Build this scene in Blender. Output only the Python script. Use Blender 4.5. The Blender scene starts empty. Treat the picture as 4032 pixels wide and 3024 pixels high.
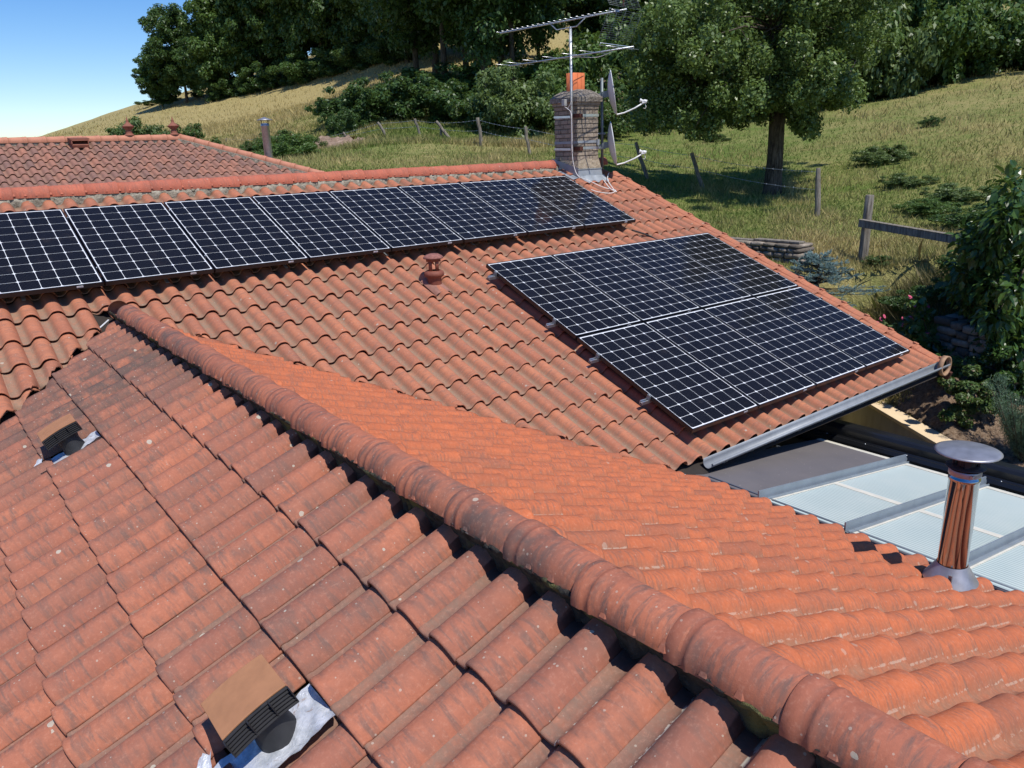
import bpy, bmesh, math, random
import numpy as np
from mathutils import Vector, Matrix
random.seed(7); rng=np.random.default_rng(7)
C=bpy.context.scene.collection
SC=bpy.context.scene
# ---------------------------------------------------------------- camera (origin of the scene = the photographer's eye)
FPX=3078.8234; YAW,PIT,ROL=0.6504,0.2915,-0.0376
def _cam():
    f=np.array([math.sin(YAW)*math.cos(PIT),math.cos(YAW)*math.cos(PIT),-math.sin(PIT)])
    r=np.array([math.cos(YAW),-math.sin(YAW),0.0]); u=np.cross(r,f); c,s=math.cos(ROL),math.sin(ROL)
    return c*r+s*u,-s*r+c*u,f
CR,CU,CF=_cam()
cam_d=bpy.data.cameras.new('camera'); cam=bpy.data.objects.new('camera',cam_d); C.objects.link(cam)
cam_d.sensor_width=36; cam_d.lens=FPX/4032*36; cam_d.clip_start=.05; cam_d.clip_end=3000
M=Matrix.Identity(4)
for i in range(3): M[i][0]=CR[i]; M[i][1]=CU[i]; M[i][2]=-CF[i]
cam.matrix_world=M; SC.camera=cam
# ---------------------------------------------------------------- light
SUN=Vector((-.03,-.49,.87)).normalized()
w=bpy.data.worlds.new('World'); SC.world=w; w.use_nodes=True
nt=w.node_tree; nt.nodes.clear()
bg=nt.nodes.new('ShaderNodeBackground'); sk=nt.nodes.new('ShaderNodeTexSky'); wo=nt.nodes.new('ShaderNodeOutputWorld')
sk.sky_type='NISHITA'; sk.sun_disc=False; sk.sun_elevation=math.asin(SUN.z); sk.sun_rotation=math.atan2(SUN.x,SUN.y)
sk.air_density=1.0; sk.dust_density=.25; sk.ozone_density=3.0; sk.altitude=300
hs=nt.nodes.new('ShaderNodeHueSaturation'); hs.inputs['Saturation'].default_value=1.38; hs.inputs['Value'].default_value=1.0; hs.inputs['Hue'].default_value=.512; nt.links.new(sk.outputs[0],hs.inputs['Color']); nt.links.new(hs.outputs[0],bg.inputs[0]); nt.links.new(bg.outputs[0],wo.inputs[0]); bg.inputs[1].default_value=.125
sl=bpy.data.lights.new('sun','SUN'); sl.energy=4.2; sl.angle=math.radians(.53); sl.color=(1,.955,.88)
so=bpy.data.objects.new('sun',sl); C.objects.link(so); so.rotation_euler=SUN.to_track_quat('Z','Y').to_euler()
SC.view_settings.view_transform='Standard'; SC.view_settings.look='None'; SC.view_settings.exposure=0.2; SC.view_settings.gamma=1
SC.render.engine='CYCLES'
# ---------------------------------------------------------------- rays (photo display px 2212x1659 -> world)
def ray(x,y):
    x*=1.8228;y*=1.8228
    d=CF+CR*(x-2016)/FPX-CU*(y-1512)/FPX
    return d/np.linalg.norm(d)
def at_r(x,y,r):
    d=ray(x,y); return d*r/math.hypot(d[0],d[1])
# ---------------------------------------------------------------- helpers
def tag(o,label=None,cat=None,group=None,kind=None):
    if label:o['label']=label
    if cat:o['category']=cat
    if group:o['group']=group
    if kind:o['kind']=kind
    return o
def empty(name,loc,label,cat,group=None,rot=None):
    o=bpy.data.objects.new(name,None); o.empty_display_size=.1; C.objects.link(o); o.location=loc
    if rot is not None:o.rotation_euler=rot
    return tag(o,label,cat,group)
def link(name,me,mat=None,parent=None,loc=None):
    o=bpy.data.objects.new(name,me); C.objects.link(o)
    if mat is not None:
        for m in (mat if isinstance(mat,(list,tuple)) else [mat]): me.materials.append(m)
    if parent is not None:
        o.parent=parent
        if loc is None and not parent.get('_local'):
            o.matrix_parent_inverse=parent_world(parent).inverted()
    if loc is not None:o.location=loc
    return o
def parent_world(p):
    m=p.matrix_basis.copy(); q=p
    m=Matrix.LocRotScale(p.location,p.rotation_euler,p.scale)
    while q.parent is not None:
        m=Matrix.LocRotScale(q.parent.location,q.parent.rotation_euler,q.parent.scale)@q.matrix_parent_inverse@m; q=q.parent
    return m
def mesh(name,v,f,uv=None,uv2=None,smooth=False,mi=None):
    me=bpy.data.meshes.new(name)
    v=np.asarray(v,np.float32).reshape(-1,3)
    if isinstance(f,np.ndarray) and f.ndim==2:
        k=f.shape[1]; n=len(f); me.vertices.add(len(v)); me.vertices.foreach_set('co',v.ravel())
        me.loops.add(n*k); me.loops.foreach_set('vertex_index',f.astype(np.int32).ravel())
        me.polygons.add(n); me.polygons.foreach_set('loop_start',np.arange(0,n*k,k,dtype=np.int32))
        try: me.polygons.foreach_set('loop_total',np.full(n,k,np.int32))
        except Exception: pass
        me.update(calc_edges=True)
    else:
        me.from_pydata(v.tolist(),[],[list(map(int,q)) for q in f]); me.update()
    li=np.empty(len(me.loops),np.int32); me.loops.foreach_get('vertex_index',li)
    for nm,u in (('UVMap',uv),('rnd',uv2)):
        if u is not None:
            l=me.uv_layers.new(name=nm); l.data.foreach_set('uv',np.asarray(u,np.float32)[li].ravel())
    if smooth: me.polygons.foreach_set('use_smooth',np.ones(len(me.polygons),bool))
    if mi is not None: me.polygons.foreach_set('material_index',np.asarray(mi,np.int32))
    return me
class MB:
    "collects boxes, tubes and lathes into one mesh"
    def __init__(s): s.v=[];s.f=[];s.sm=[]
    def add(s,v,f,sm=False):
        b=len(s.v); s.v+= [tuple(map(float,p)) for p in v]; s.f+=[[i+b for i in q] for q in f]; s.sm+=[sm]*len(f); return s
    def box(s,c,d,R=None,bev=0):
        c=Vector(c); h=[x/2 for x in d]; vs=[]
        for sx in(-1,1):
            for sy in(-1,1):
                for sz in(-1,1):
                    q=Vector((sx*h[0],sy*h[1],sz*h[2])); vs.append(c+(R@q if R else q))
        return s.add(vs,[(0,1,3,2),(4,6,7,5),(0,4,5,1),(2,3,7,6),(0,2,6,4),(1,5,7,3)])
    def tube(s,pts,r,n=8,cap=True):
        pts=[Vector(p) for p in pts]; rs=r if isinstance(r,(list,tuple)) else [r]*len(pts)
        vs=[];up=None
        for i,p in enumerate(pts):
            t=(pts[min(i+1,len(pts)-1)]-pts[max(i-1,0)]).normalized()
            if up is None: up=t.orthogonal().normalized()
            up=(up-t*up.dot(t)); up=up.normalized() if up.length>1e-6 else t.orthogonal().normalized()
            b=t.cross(up)
            for k in range(n):
                a=2*math.pi*k/n; vs.append(p+(up*math.cos(a)+b*math.sin(a))*rs[i])
        fs=[]
        for i in range(len(pts)-1):
            for k in range(n):
                a=i*n+k;b=i*n+(k+1)%n; fs.append((a,b,b+n,a+n))
        s.add(vs,fs,True)
        if cap:
            m=len(s.v)-len(vs); s.f.append([m+k for k in range(n)][::-1]); s.f.append([m+(len(pts)-1)*n+k for k in range(n)]); s.sm+=[False,False]
        return s
    def lathe(s,prof,c=(0,0,0),n=24,R=None,smooth=True,arc=(0,2*math.pi)):
        c=Vector(c); full=abs(arc[1]-arc[0]-2*math.pi)<1e-6; m=n if full else n+1; vs=[]
        for r,z in prof:
            for k in range(m):
                a=arc[0]+(arc[1]-arc[0])*k/n; q=Vector((r*math.cos(a),r*math.sin(a),z)); vs.append(c+(R@q if R else q))
        fs=[]
        for i in range(len(prof)-1):
            for k in range(n):
                a=i*m+k;b=i*m+(k+1)%m; fs.append((a,b,b+m,a+m))
        return s.add(vs,fs,smooth)
    def build(s,name,mat,parent=None,bevel=0,loc=None):
        me=bpy.data.meshes.new(name); me.from_pydata(s.v,[],s.f); me.update()
        me.polygons.foreach_set('use_smooth',s.sm)
        bm=bmesh.new(); bm.from_mesh(me); bmesh.ops.recalc_face_normals(bm,faces=bm.faces); bm.to_mesh(me); bm.free()
        o=link(name,me,mat,parent,loc)
        if bevel:
            b=o.modifiers.new('bevel','BEVEL'); b.width=bevel; b.segments=2; b.limit_method='ANGLE'; b.angle_limit=math.radians(40)
        return o
# ---- materials
class NT:
    def __init__(s,name,rough=.8,spec=.3):
        s.m=bpy.data.materials.new(name); s.m.use_nodes=True; s.t=s.m.node_tree; s.p=s.t.nodes['Principled BSDF']; s.out=s.t.nodes['Material Output']
        s.p.inputs['Roughness'].default_value=rough; s.p.inputs['Specular IOR Level'].default_value=spec
    def n(s,ty,ins={},**kw):
        o=s.t.nodes.new('ShaderNode'+ty)
        for k,v in kw.items(): setattr(o,k,v)
        for k,v in ins.items():
            if isinstance(v,bpy.types.NodeSocket): s.t.links.new(v,o.inputs[k])
            else: o.inputs[k].default_value=v
        return o
    def uv(s,nm='UVMap'): return s.n('UVMap',uv_map=nm).outputs[0]
    def pos(s): return s.n('NewGeometry').outputs['Position']
    def obj(s): return s.n('TexCoord').outputs['Object']
    def vm(s,op,a,b=(0,0,0)): return s.n('VectorMath',{0:a,1:b},operation=op).outputs[0]
    def math(s,op,a,b=0.0,c=None,clamp=False):
        d={0:a,1:b}
        if c is not None:d[2]=c
        return s.n('Math',d,operation=op,use_clamp=clamp).outputs[0]
    def noise(s,vec,scale=5,detail=3,rough=.55,dist=0): return s.n('TexNoise',{'Vector':vec,'Scale':scale,'Detail':detail,'Roughness':rough,'Distortion':dist}).outputs[0]
    def ramp(s,f,a,b,ca=0.0,cb=1.0): return s.n('MapRange',{0:f,1:a,2:b,3:ca,4:cb}).outputs[0]
    def mix(s,f,a,b,bt='MIX'):
        o=s.n('Mix',data_type='RGBA',blend_type=bt)
        for i,v in((0,f),(6,a),(7,b)):
            if isinstance(v,bpy.types.NodeSocket): s.t.links.new(v,o.inputs[i])
            else: o.inputs[i].default_value=(*v,1) if (i>0 and len(v)==3) else v
        return o.outputs[2]
    def col(s,c):
        if isinstance(c,bpy.types.NodeSocket): s.t.links.new(c,s.p.inputs['Base Color'])
        else: s.p.inputs['Base Color'].default_value=(*c,1)
    def set(s,k,v):
        if isinstance(v,bpy.types.NodeSocket): s.t.links.new(v,s.p.inputs[k])
        else: s.p.inputs[k].default_value=v
    def bump(s,h,strength=.5,dist=.01):
        b=s.n('Bump',{'Strength':strength,'Distance':dist,'Height':h}); s.t.links.new(b.outputs[0],s.p.inputs['Normal'])
def flat(name,c,rough=.6,metal=0,spec=.4,var=.12,scale=12,bump=0):
    N=NT(name,rough,spec); n=N.noise(N.obj(),scale,4)
    lo=tuple(x*(1-var) for x in c); hi=tuple(min(1,x*(1+var)) for x in c)
    N.col(N.mix(N.ramp(n,.3,.7),lo,hi)); N.set('Metallic',metal)
    if bump: N.bump(N.noise(N.obj(),scale*6,3),bump,.004)
    return N.m
def tile_mat(name,base,alt,dark,streak=.6,grime=.3,channel=(.20,.13,.09),chan=.5,lich=.5,crust=0.0,pale=.0,cpos=.395,cwid=.06,fq=1.6,dirt=0):
    N=NT(name,.82,.25); uv=N.uv(); rn=N.uv('rnd'); P=N.pos()
    s=N.n('SeparateXYZ',{0:uv}); r=N.n('SeparateXYZ',{0:rn})
    off=N.vm('MULTIPLY',rn,(37.,53.,11.))
    # flamed firing bands running across each roll
    sv=N.vm('ADD',N.vm('MULTIPLY',uv,(1.3,9.,1)),off)
    b1=N.ramp(N.noise(sv,fq,5,.68,.5),.46,.62)
    msk=N.ramp(N.noise(N.vm('ADD',N.vm('MULTIPLY',uv,(1.1,2.2,1)),off),1.5,2),.34,.56)
    band=N.math('MULTIPLY',N.math('MULTIPLY',b1,msk),streak,clamp=True)
    mot=N.noise(P,9,4,.6); fine=N.noise(P,70,3,.7)
    c=N.mix(N.ramp(r.outputs[0],0,1),base,alt)
    c=N.mix(N.ramp(mot,.35,.7,0,.45),c,tuple(x*.80 for x in alt))
    c=N.mix(band,c,dark)
    big=N.ramp(N.noise(P,1.1,4,.6),.44,.62)
    gm=N.math('MULTIPLY',N.math('MULTIPLY',big,N.ramp(mot,.35,.6)),grime)
    gm=N.math('MAXIMUM',gm,N.math('MULTIPLY',N.ramp(r.outputs[1],.86,1.0),.55*min(1,streak)))
    c=N.mix(gm,c,dark)
    if dirt:
        dd=N.n('VectorMath',{0:P,1:(1.0,6.3,-1.55)},operation='DISTANCE').outputs['Value']; dm=N.math('MULTIPLY',N.ramp(dd,1.5,.3),N.ramp(N.noise(P,5,5,.7),.36,.56)); c=N.mix(N.math('MULTIPLY',dm,.85),c,(.085,.070,.062))
    # dust and growth in the channel
    ch=N.math('MULTIPLY',N.ramp(s.outputs[0],.40,.24),N.ramp(N.noise(P,14,4,.7),.3,.6,.35,1))
    c=N.mix(N.math('MULTIPLY',ch,chan),c,channel)
    c=N.mix(N.ramp(fine,.50,.80,0,.35),c,tuple(x*.45 for x in base))
    c=N.mix(N.ramp(fine,.46,.2,0,.28),c,(.62,.34,.24))
    if pale: c=N.mix(N.math('GREATER_THAN',r.outputs[1],.0),c,c)
    # lichen discs
    vo=N.n('TexVoronoi',{'Vector':P,'Scale':13.,'Randomness':1.}); vw=N.n('SeparateColor',{0:vo.outputs['Color']})
    rad=N.ramp(vw.outputs[0],.80,1.0,.0,.20)
    d=N.math('ADD',vo.outputs['Distance'],N.math('MULTIPLY',N.math('SUBTRACT',N.noise(P,60,3),.5),.12))
    disc=N.math('MULTIPLY',N.math('LESS_THAN',d,rad),lich)
    c=N.mix(disc,c,(.46,.44,.36))
    vo2=N.n('TexVoronoi',{'Vector':P,'Scale':55.,'Randomness':1.}); vw2=N.n('SeparateColor',{0:vo2.outputs['Color']})
    d2=N.math('LESS_THAN',vo2.outputs['Distance'],N.ramp(vw2.outputs[0],.80,1,.0,.26))
    c=N.mix(N.math('MULTIPLY',d2,lich*.6),c,(.50,.46,.38))
    if crust:
        e=N.ramp(N.math('ABSOLUTE',N.math('SUBTRACT',s.outputs[0],cpos)),cwid,.0)
        nn=N.ramp(N.math('ADD',N.noise(P,48,4,.75),N.math('MULTIPLY',N.noise(P,3.0,2),.5)),.70,.84)
        cr=N.math('MULTIPLY',N.ramp(N.math('MULTIPLY',e,nn),.22,.45),crust)
        c=N.mix(cr,c,(.60,.56,.46))
    N.col(c); N.set('Roughness',N.ramp(fine,.3,.7,.9,.72))
    N.bump(N.math('ADD',N.math('MULTIPLY',fine,.5),N.noise(P,260,2)),.35,.0016)
    return N.m
T_MAIN=tile_mat('terracotta_main',(.50,.190,.100),(.41,.150,.085),(.21,.115,.085),.60,.22,(.25,.175,.12),.95,.6)
T_F1=tile_mat('terracotta_weathered',(.45,.160,.090),(.32,.122,.080),(.155,.098,.080),.75,.62,(.21,.135,.10),.85,.75,crust=.95,cpos=.27,cwid=.085,dirt=1)
T_F2=tile_mat('terracotta_orange',(.56,.155,.062),(.48,.135,.058),(.23,.105,.072),.85,.22,(.27,.15,.095),.8,.3,crust=.30,cpos=.285,cwid=.022,fq=3.0)
T_FAR=tile_mat('terracotta_far',(.43,.185,.115),(.24,.135,.105),(.13,.095,.085),.45,.30,(.22,.16,.12),.35,.1)
T_CAP=tile_mat('terracotta_ridge',(.42,.140,.078),(.30,.105,.068),(.105,.078,.070),.75,.85,(.3,.15,.1),0,.6)
T_CAPM=tile_mat('terracotta_ridge_red',(.50,.145,.085),(.42,.120,.075),(.22,.10,.075),.6,.35,(.3,.15,.1),0,.3)
T_CLAY=flat('dark_red_clay',(.20,.062,.038),.7,var=.25,scale=14,bump=.2)
def mortar_mat(name,c1,c2,sc=18):
    N=NT(name,.95,.1); P=N.pos(); n=N.noise(P,sc,5,.7); c=N.mix(N.ramp(n,.35,.65),c1,c2)
    c=N.mix(N.ramp(N.noise(P,6,3),.52,.64),c,(.13,.12,.05)) if c1[0]<.1 else c
    N.col(c); N.bump(n,1.0,.02); return N.m
MORT=mortar_mat('old_black_mortar',(.025,.023,.022),(.075,.068,.058))
MORTG=mortar_mat('grey_lime_mortar',(.16,.14,.105),(.42,.38,.30))
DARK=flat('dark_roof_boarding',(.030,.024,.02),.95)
ZINC=flat('grey_zinc',(.27,.295,.32),.55,.15,.4,.10,9)
ZINCD=flat('dark_grey_zinc',(.17,.19,.215),.5,.2,.5,.1,6)
GALV=flat('galvanised_steel',(.42,.45,.48),.38,.7,.5,.15,20)
GALVD=flat('dull_grey_steel',(.17,.20,.215),.5,.4,.5,.15,20)
RUST=flat('rusty_brown_steel',(.085,.030,.020),.8,.1,.3,.3,30)
BLACK=flat('black_anodised',(.010,.010,.012),.35,0,.5,.2,10)
BLKP=flat('black_plastic',(.022,.022,.024),.55,0,.4,.2,20)
BEAM=flat('black_lacquered_aluminium',(.012,.0125,.014),.28,0,.5,.1,4)
WHITEP=flat('white_plastic',(.72,.72,.70),.4,0,.5,.05,8)
CABLE=flat('white_cable_sheath',(.74,.72,.68),.5,0,.4,.08,9)
ALU=flat('bright_aluminium',(.66,.68,.70),.32,.8,.5,.08,10)
CREAM=flat('cream_coping',(.72,.56,.36),.85,0,.2,.08,5,.15)
RENDER=flat('pale_wall_render',(.52,.47,.42),.9,0,.2,.08,4,.2)
# ================================================================ GEOMETRY OF THE ROOFS (metres, z=0 at eye height)
A=0.37810690554229215; CA,SA=math.cos(A),math.sin(A)
P0=np.array([0.4247427293019871,9.792897514740547,-0.438861645571016])
PW,PL,PG,PG2=1.016,1.6955710110661912,0.01781775528727761,0.02779051430336611
NM=np.array([0,-SA,CA])
def MP(u,v,h=0.0):           # point on the main slope: u = world x, v = up-slope from P0, h below the panel tops
    return np.array([u,P0[1]+v*CA,P0[2]+v*SA])-h*NM
K1,C1=.4237,-1.958           # west wing slope z=K1*x+C1
K2,C2=-.408,-.735            # east wing slope
PITCH=.2105
PROF=np.array([(-.012,-.056),(-.004,-.0645),(.016,-.0685),(.036,-.068),(.050,-.062),(.061,-.049),(.071,-.033),(.084,-.0165),(.102,-.0045),(.127,0),(.150,-.002),(.169,-.0115),(.184,-.0265),(.195,-.043),(.203,-.058),(.206,-.0635)])
def tiles(origin,ux,uv_,nn,cols,rows,gauge,skip=(),jit=.0022,L=None):
    """pan tiles: ux = to the right seen up-slope, uv_ = up-slope; origin = right edge / tail of tile (0,0)"""
    origin,ux,uv_,nn=[np.array(q,float) for q in (origin,ux,uv_,nn)]
    L=L or gauge+.045; vr=np.array([0,.003,.010,.022,.034,gauge*.5,gauge,L]); n=len(PROF); m=len(vr)
    hh=.022-.025*vr/gauge; hh[0]-=.004; hh[2]+=.005; hh[1]+=.003; hh[3]+=.004
    V=[];F=[];U=[];U2=[]; b=0
    base=np.array([[i*n+j,i*n+j+1,(i+1)*n+j+1,(i+1)*n+j] for i in range(m-1) for j in range(n-1)])
    for r in rows:
        for c in cols:
            if (c,r) in skip: continue
            js=rng.normal(0,jit,2); rt=rng.normal(0,.009); tl=rng.normal(0,.0016); r1,r2=rng.random(2)
            s=PROF[:,0]-PITCH+PITCH*c+js[0]; 
            S=np.tile(s,m)+np.repeat(vr,n)*rt; VV=np.repeat(vr,n)+r*gauge+js[1]; H=np.tile(PROF[:,1],m)+np.repeat(hh,n)+tl
            V.append(origin+S[:,None]*ux+VV[:,None]*uv_+H[:,None]*nn); F.append(base+b); b+=n*m
            U.append(np.stack([np.tile(PROF[:,0]/PITCH,m),np.repeat(vr/gauge,n)],1)); U2.append(np.tile([r1,r2],(n*m,1)))
    return [np.concatenate(V),np.concatenate(F),np.concatenate(U),np.concatenate(U2)]
def clip(me,planes):
    bm=bmesh.new(); bm.from_mesh(me)
    for co,no in planes:    # keeps the side the normal points to
        bmesh.ops.bisect_plane(bm,geom=bm.verts[:]+bm.edges[:]+bm.faces[:],plane_co=co,plane_no=no,clear_inner=True,clear_outer=False)
    bm.to_mesh(me); bm.free(); return me
def join(parts):
    V=[];F=[];U=[];R=[];b=0
    for v,f,u,r in parts: V.append(v);F.append(f+b);U.append(u);R.append(r);b+=len(v)
    return [np.concatenate(q) for q in (V,F,U,R)]
def roofmesh(name,data,mat,parent,planes=(),thick=.012):
    me=mesh(name,data[0],data[1],data[2],data[3],smooth=True)
    if planes: clip(me,planes)
    o=link(name,me,mat,parent); s=o.modifiers.new('thickness','SOLIDIFY'); s.thickness=thick; s.offset=-1; s.use_rim=True
    return o
def ragged(me,seed=0): return me
XE,XR,YR=10.125,1.4705,10.42    # right roll edge of the main slope, wing ridge x, main ridge y
APY=7.985                       # where the two valleys meet (plan y)
house=empty('tiled_house',(5,5,-5.4),'long house with terracotta tiled roof, near wing ridge and solar panels on its far slope','house')
GM=.3715
UV0=-5.965
def main_uv(r): return UV0+r*GM
org=MP(XE,UV0,.16)
ncol=int((XE-XR)/PITCH)
nrow=18
mk=tiles(org,(1,0,0),(0,CA,SA),NM,[c for c in range(-ncol,1)],range(nrow),GM,skip=set())
xs=XE-PITCH*(ncol+1)
mkl=tiles(org,(1,0,0),(0,CA,SA),NM,[c for c in range(-ncol-22,-ncol)],range(6,nrow),GM)
topcut=((0,YR+.02,0),(0,-1,0))
me_r=mesh('roof_slope',*mk,smooth=True); clip(me_r,[((XR,APY,0),(1.03,1,0)),topcut])
me_l=mesh('roof_slope_l',*mkl,smooth=True); clip(me_l,[((XR,APY,0),(-1.03,1,0)),topcut])
bm=bmesh.new(); bm.from_mesh(me_r); bm.from_mesh(me_l); bm.to_mesh(me_r); bm.free(); bpy.data.meshes.remove(me_l)
# the valley cut is rough: nibble the cut edge
vv=np.empty(len(me_r.vertices)*3,np.float32); me_r.vertices.foreach_get('co',vv); vv=vv.reshape(-1,3)
for sg in (1,-1):
    d=(vv[:,0]-XR)*1.03*sg+(vv[:,1]-APY); m_=(abs(d)<.004)&((vv[:,0]-XR)*sg>-.1)
    q=vv[m_]; k=.010*np.sin(q[:,0]*61+q[:,2]*90)+.008*np.sin(q[:,1]*143)+rng.normal(0,.003,len(q)); vv[m_,1]+=k*CA; vv[m_,2]+=k*SA
me_r.vertices.foreach_set('co',vv.ravel()); me_r.update()
main=link('roof_slope',me_r,T_MAIN,house); s=main.modifiers.new('thickness','SOLIDIFY'); s.thickness=.012; s.offset=-1
tag(main,'far terracotta slope that carries the solar panels')
# wing slopes
def plane_dir(k): 
    l=math.hypot(1,k); return 1/l,k/l
c1,s1=plane_dir(K1); c2,s2=plane_dir(-K2)
G1=.333/c1; X1=.424
# west slope: up-slope = +x ; right seen up-slope = -y
o1=np.array([X1-G1*c1*5,2.223,K1*(X1-G1*c1*5)+C1])
skipw={(0,5),(-16,5)}       # filled in below: (column,row) under the two vents
COLV1=(1,5); COLV2=(-15,5)
w1=tiles(o1,(0,-1,0),(c1,0,s1),(-s1,0,c1),range(-29,24),range(0,9),G1,skip={COLV1,COLV2})
wing1=roofmesh('roof_slope',w1,T_F1,house,[((1.436,0,0),(-1,0,0)),((XR,APY-.085,0),(1.03,-1,0))])
tag(wing1,'weathered brown-red slope of the near wing with the two hooded vents')
G2=.362
xe2=5.235; o2=np.array([xe2,2.48,K2*xe2+C2])
w2=tiles(o2,(0,1,0),(-c2,0,s2),(s2,0,c2),range(-21,26),range(0,12),G2)
wing2=roofmesh('roof_slope',w2,T_F2,house,[((1.525,0,0),(1,0,0)),((XR,APY-.075,0),(-1.03,-1,0))])
tag(wing2,'bright orange slope of the near wing falling to the veranda')
# boarding under the tiles
def quad(name,pts,mat,parent):
    return link(name,mesh(name,pts,[tuple(range(len(pts)))]),mat,parent)
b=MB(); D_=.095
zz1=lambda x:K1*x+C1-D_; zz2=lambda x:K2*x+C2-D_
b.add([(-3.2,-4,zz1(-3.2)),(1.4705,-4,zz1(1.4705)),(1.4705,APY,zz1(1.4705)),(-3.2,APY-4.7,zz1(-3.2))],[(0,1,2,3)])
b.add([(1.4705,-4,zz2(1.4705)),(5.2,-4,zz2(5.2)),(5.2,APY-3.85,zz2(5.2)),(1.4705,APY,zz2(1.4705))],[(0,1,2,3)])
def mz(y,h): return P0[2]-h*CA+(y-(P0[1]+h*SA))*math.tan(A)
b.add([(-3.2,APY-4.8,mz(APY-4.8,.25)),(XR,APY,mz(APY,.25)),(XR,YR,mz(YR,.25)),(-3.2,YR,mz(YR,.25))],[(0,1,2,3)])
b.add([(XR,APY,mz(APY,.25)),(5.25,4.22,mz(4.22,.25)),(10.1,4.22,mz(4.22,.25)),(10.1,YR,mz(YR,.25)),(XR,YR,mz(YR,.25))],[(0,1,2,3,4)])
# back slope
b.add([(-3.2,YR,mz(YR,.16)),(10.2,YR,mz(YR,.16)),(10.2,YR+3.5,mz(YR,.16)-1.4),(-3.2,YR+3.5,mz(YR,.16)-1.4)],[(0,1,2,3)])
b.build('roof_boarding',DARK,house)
bk=tiles((10.1,YR+3.6,mz(YR,.16)-.397*3.2),(-1,0,0),(0,-CA,SA),(0,SA,CA),range(1,62),range(0,10),.37)
o=roofmesh('roof_slope',bk,T_MAIN,house,[((0,YR+.1,0),(0,1,0))]); tag(o,'hidden back slope of terracotta tiles')
# zinc in the valleys
b=MB()
for sg in(-1,1):
    d=Vector((sg,-1.03,-(.397*1.03))); d=d/abs(d.x); n=Vector((sg*1.03,1,0)).normalized()
    ap=Vector((XR,APY,-1.395)); L=3.75 if sg>0 else 3.3
    pts=[]
    for t in (0,L):
        q=ap+d*t; pts+= [q+n*.11+Vector((0,0,.0)),q+Vector((0,0,-.035)),q-n*.10+Vector((0,0,.0))]
    b.add(pts,[(0,1,4,3),(1,2,5,4)])
b.build('valley_flashing',flat('pale_valley_zinc',(.50,.52,.55),.6,0,.3,.1,6),house)
# ---------------------------------------------------------------- ridge caps
def cap_mesh(name,R=.0865,L=.405,drop=.10,studs=True,seed=0):
    """half-barrel along local +y from 0 (small end) to L (collar end)"""
    prof=[(0,-.004),(L-.120,.002),(L-.085,.004),(L-.080,.0085),(L-.070,.009),(L-.066,.0055),(L-.044,.0065),(L-.040,.0105),(L-.004,.011),(L,.008),(L,-.001)]
    n=22; vs=[];fs=[];us=[]
    a0,a1=-drop,math.pi+drop
    for y,e in prof:
        for k in range(n+1):
            a=a0+(a1-a0)*k/n; r=R+e
            x=math.cos(a)*r; z=math.sin(a)*r
            if a<0 or a>math.pi: x=math.copysign(r*(1-.05*abs(math.sin(a))),x)
            vs.append((x,y,z)); us.append((k/n*1.2+.4,y/.36))
    for i in range(len(prof)-1):
        for k in range(n):
            q=i*(n+1)+k; fs.append((q,q+n+1,q+n+2,q+1))
    # inner skin end rim
    b=len(vs)
    for k in range(n+1):
        a=a0+(a1-a0)*k/n; r=R-.014; vs.append((math.cos(a)*r,0,math.sin(a)*r)); us.append((k/n+.4,0))
    for k in range(n): fs.append((k,k+1,b+k+1,b+k))
    if studs:
        for sg in (-1,1):
            for yy in (.055,.165,.275):
                b=len(vs); x0=sg*(R-.003); z0=.002
                for (dx,dy,dz) in ((-.004,-.019,0),(-.004,.019,0),(.010,.011,.002),(.010,-.011,.002),(-.008,-.005,.034),(-.008,.005,.034)):
                    vs.append((x0+sg*dx,yy+dy,z0+dz)); us.append((.6,yy/.36))
                f=[(0,3,2,1),(0,4,3),(1,2,5),(3,4,5,2),(0,1,5,4)]
                fs+= [tuple(b+i for i in (q if sg>0 else q[::-1])) for q in f]
    me=bpy.data.meshes.new(name); me.from_pydata(vs,[],fs); me.update()
    u=me.uv_layers.new(name='UVMap')
    for l in me.loops: u.data[l.index].uv=us[l.vertex_index]
    u=me.uv_layers.new(name='rnd'); r1,r2=random.random(),random.random()
    for l in me.loops: u.data[l.index].uv=(r1,r2*.9)
    for p in me.polygons: p.use_smooth=len(p.vertices)==4 and p.index<(len(prof)-1)*n
    return me
capv=[cap_mesh('ridge_cap',seed=i) for i in range(5)]
capvm=[cap_mesh('ridge_cap_r',R=.102,drop=.20,seed=i) for i in range(5)]
for m in capv: m.materials.append(T_CAP)
for m in capvm: m.materials.append(T_CAPM)
def place_cap(me,par,M4,name='ridge_cap'):
    o=bpy.data.objects.new(name,me); C.objects.link(o); o.parent=par; o.matrix_parent_inverse=parent_world(par).inverted()
    o.matrix_basis=M4; 
    loc,rot,sc=M4.decompose(); o.location=loc; o.rotation_euler=rot.to_euler(); o.scale=sc
    return o
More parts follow.
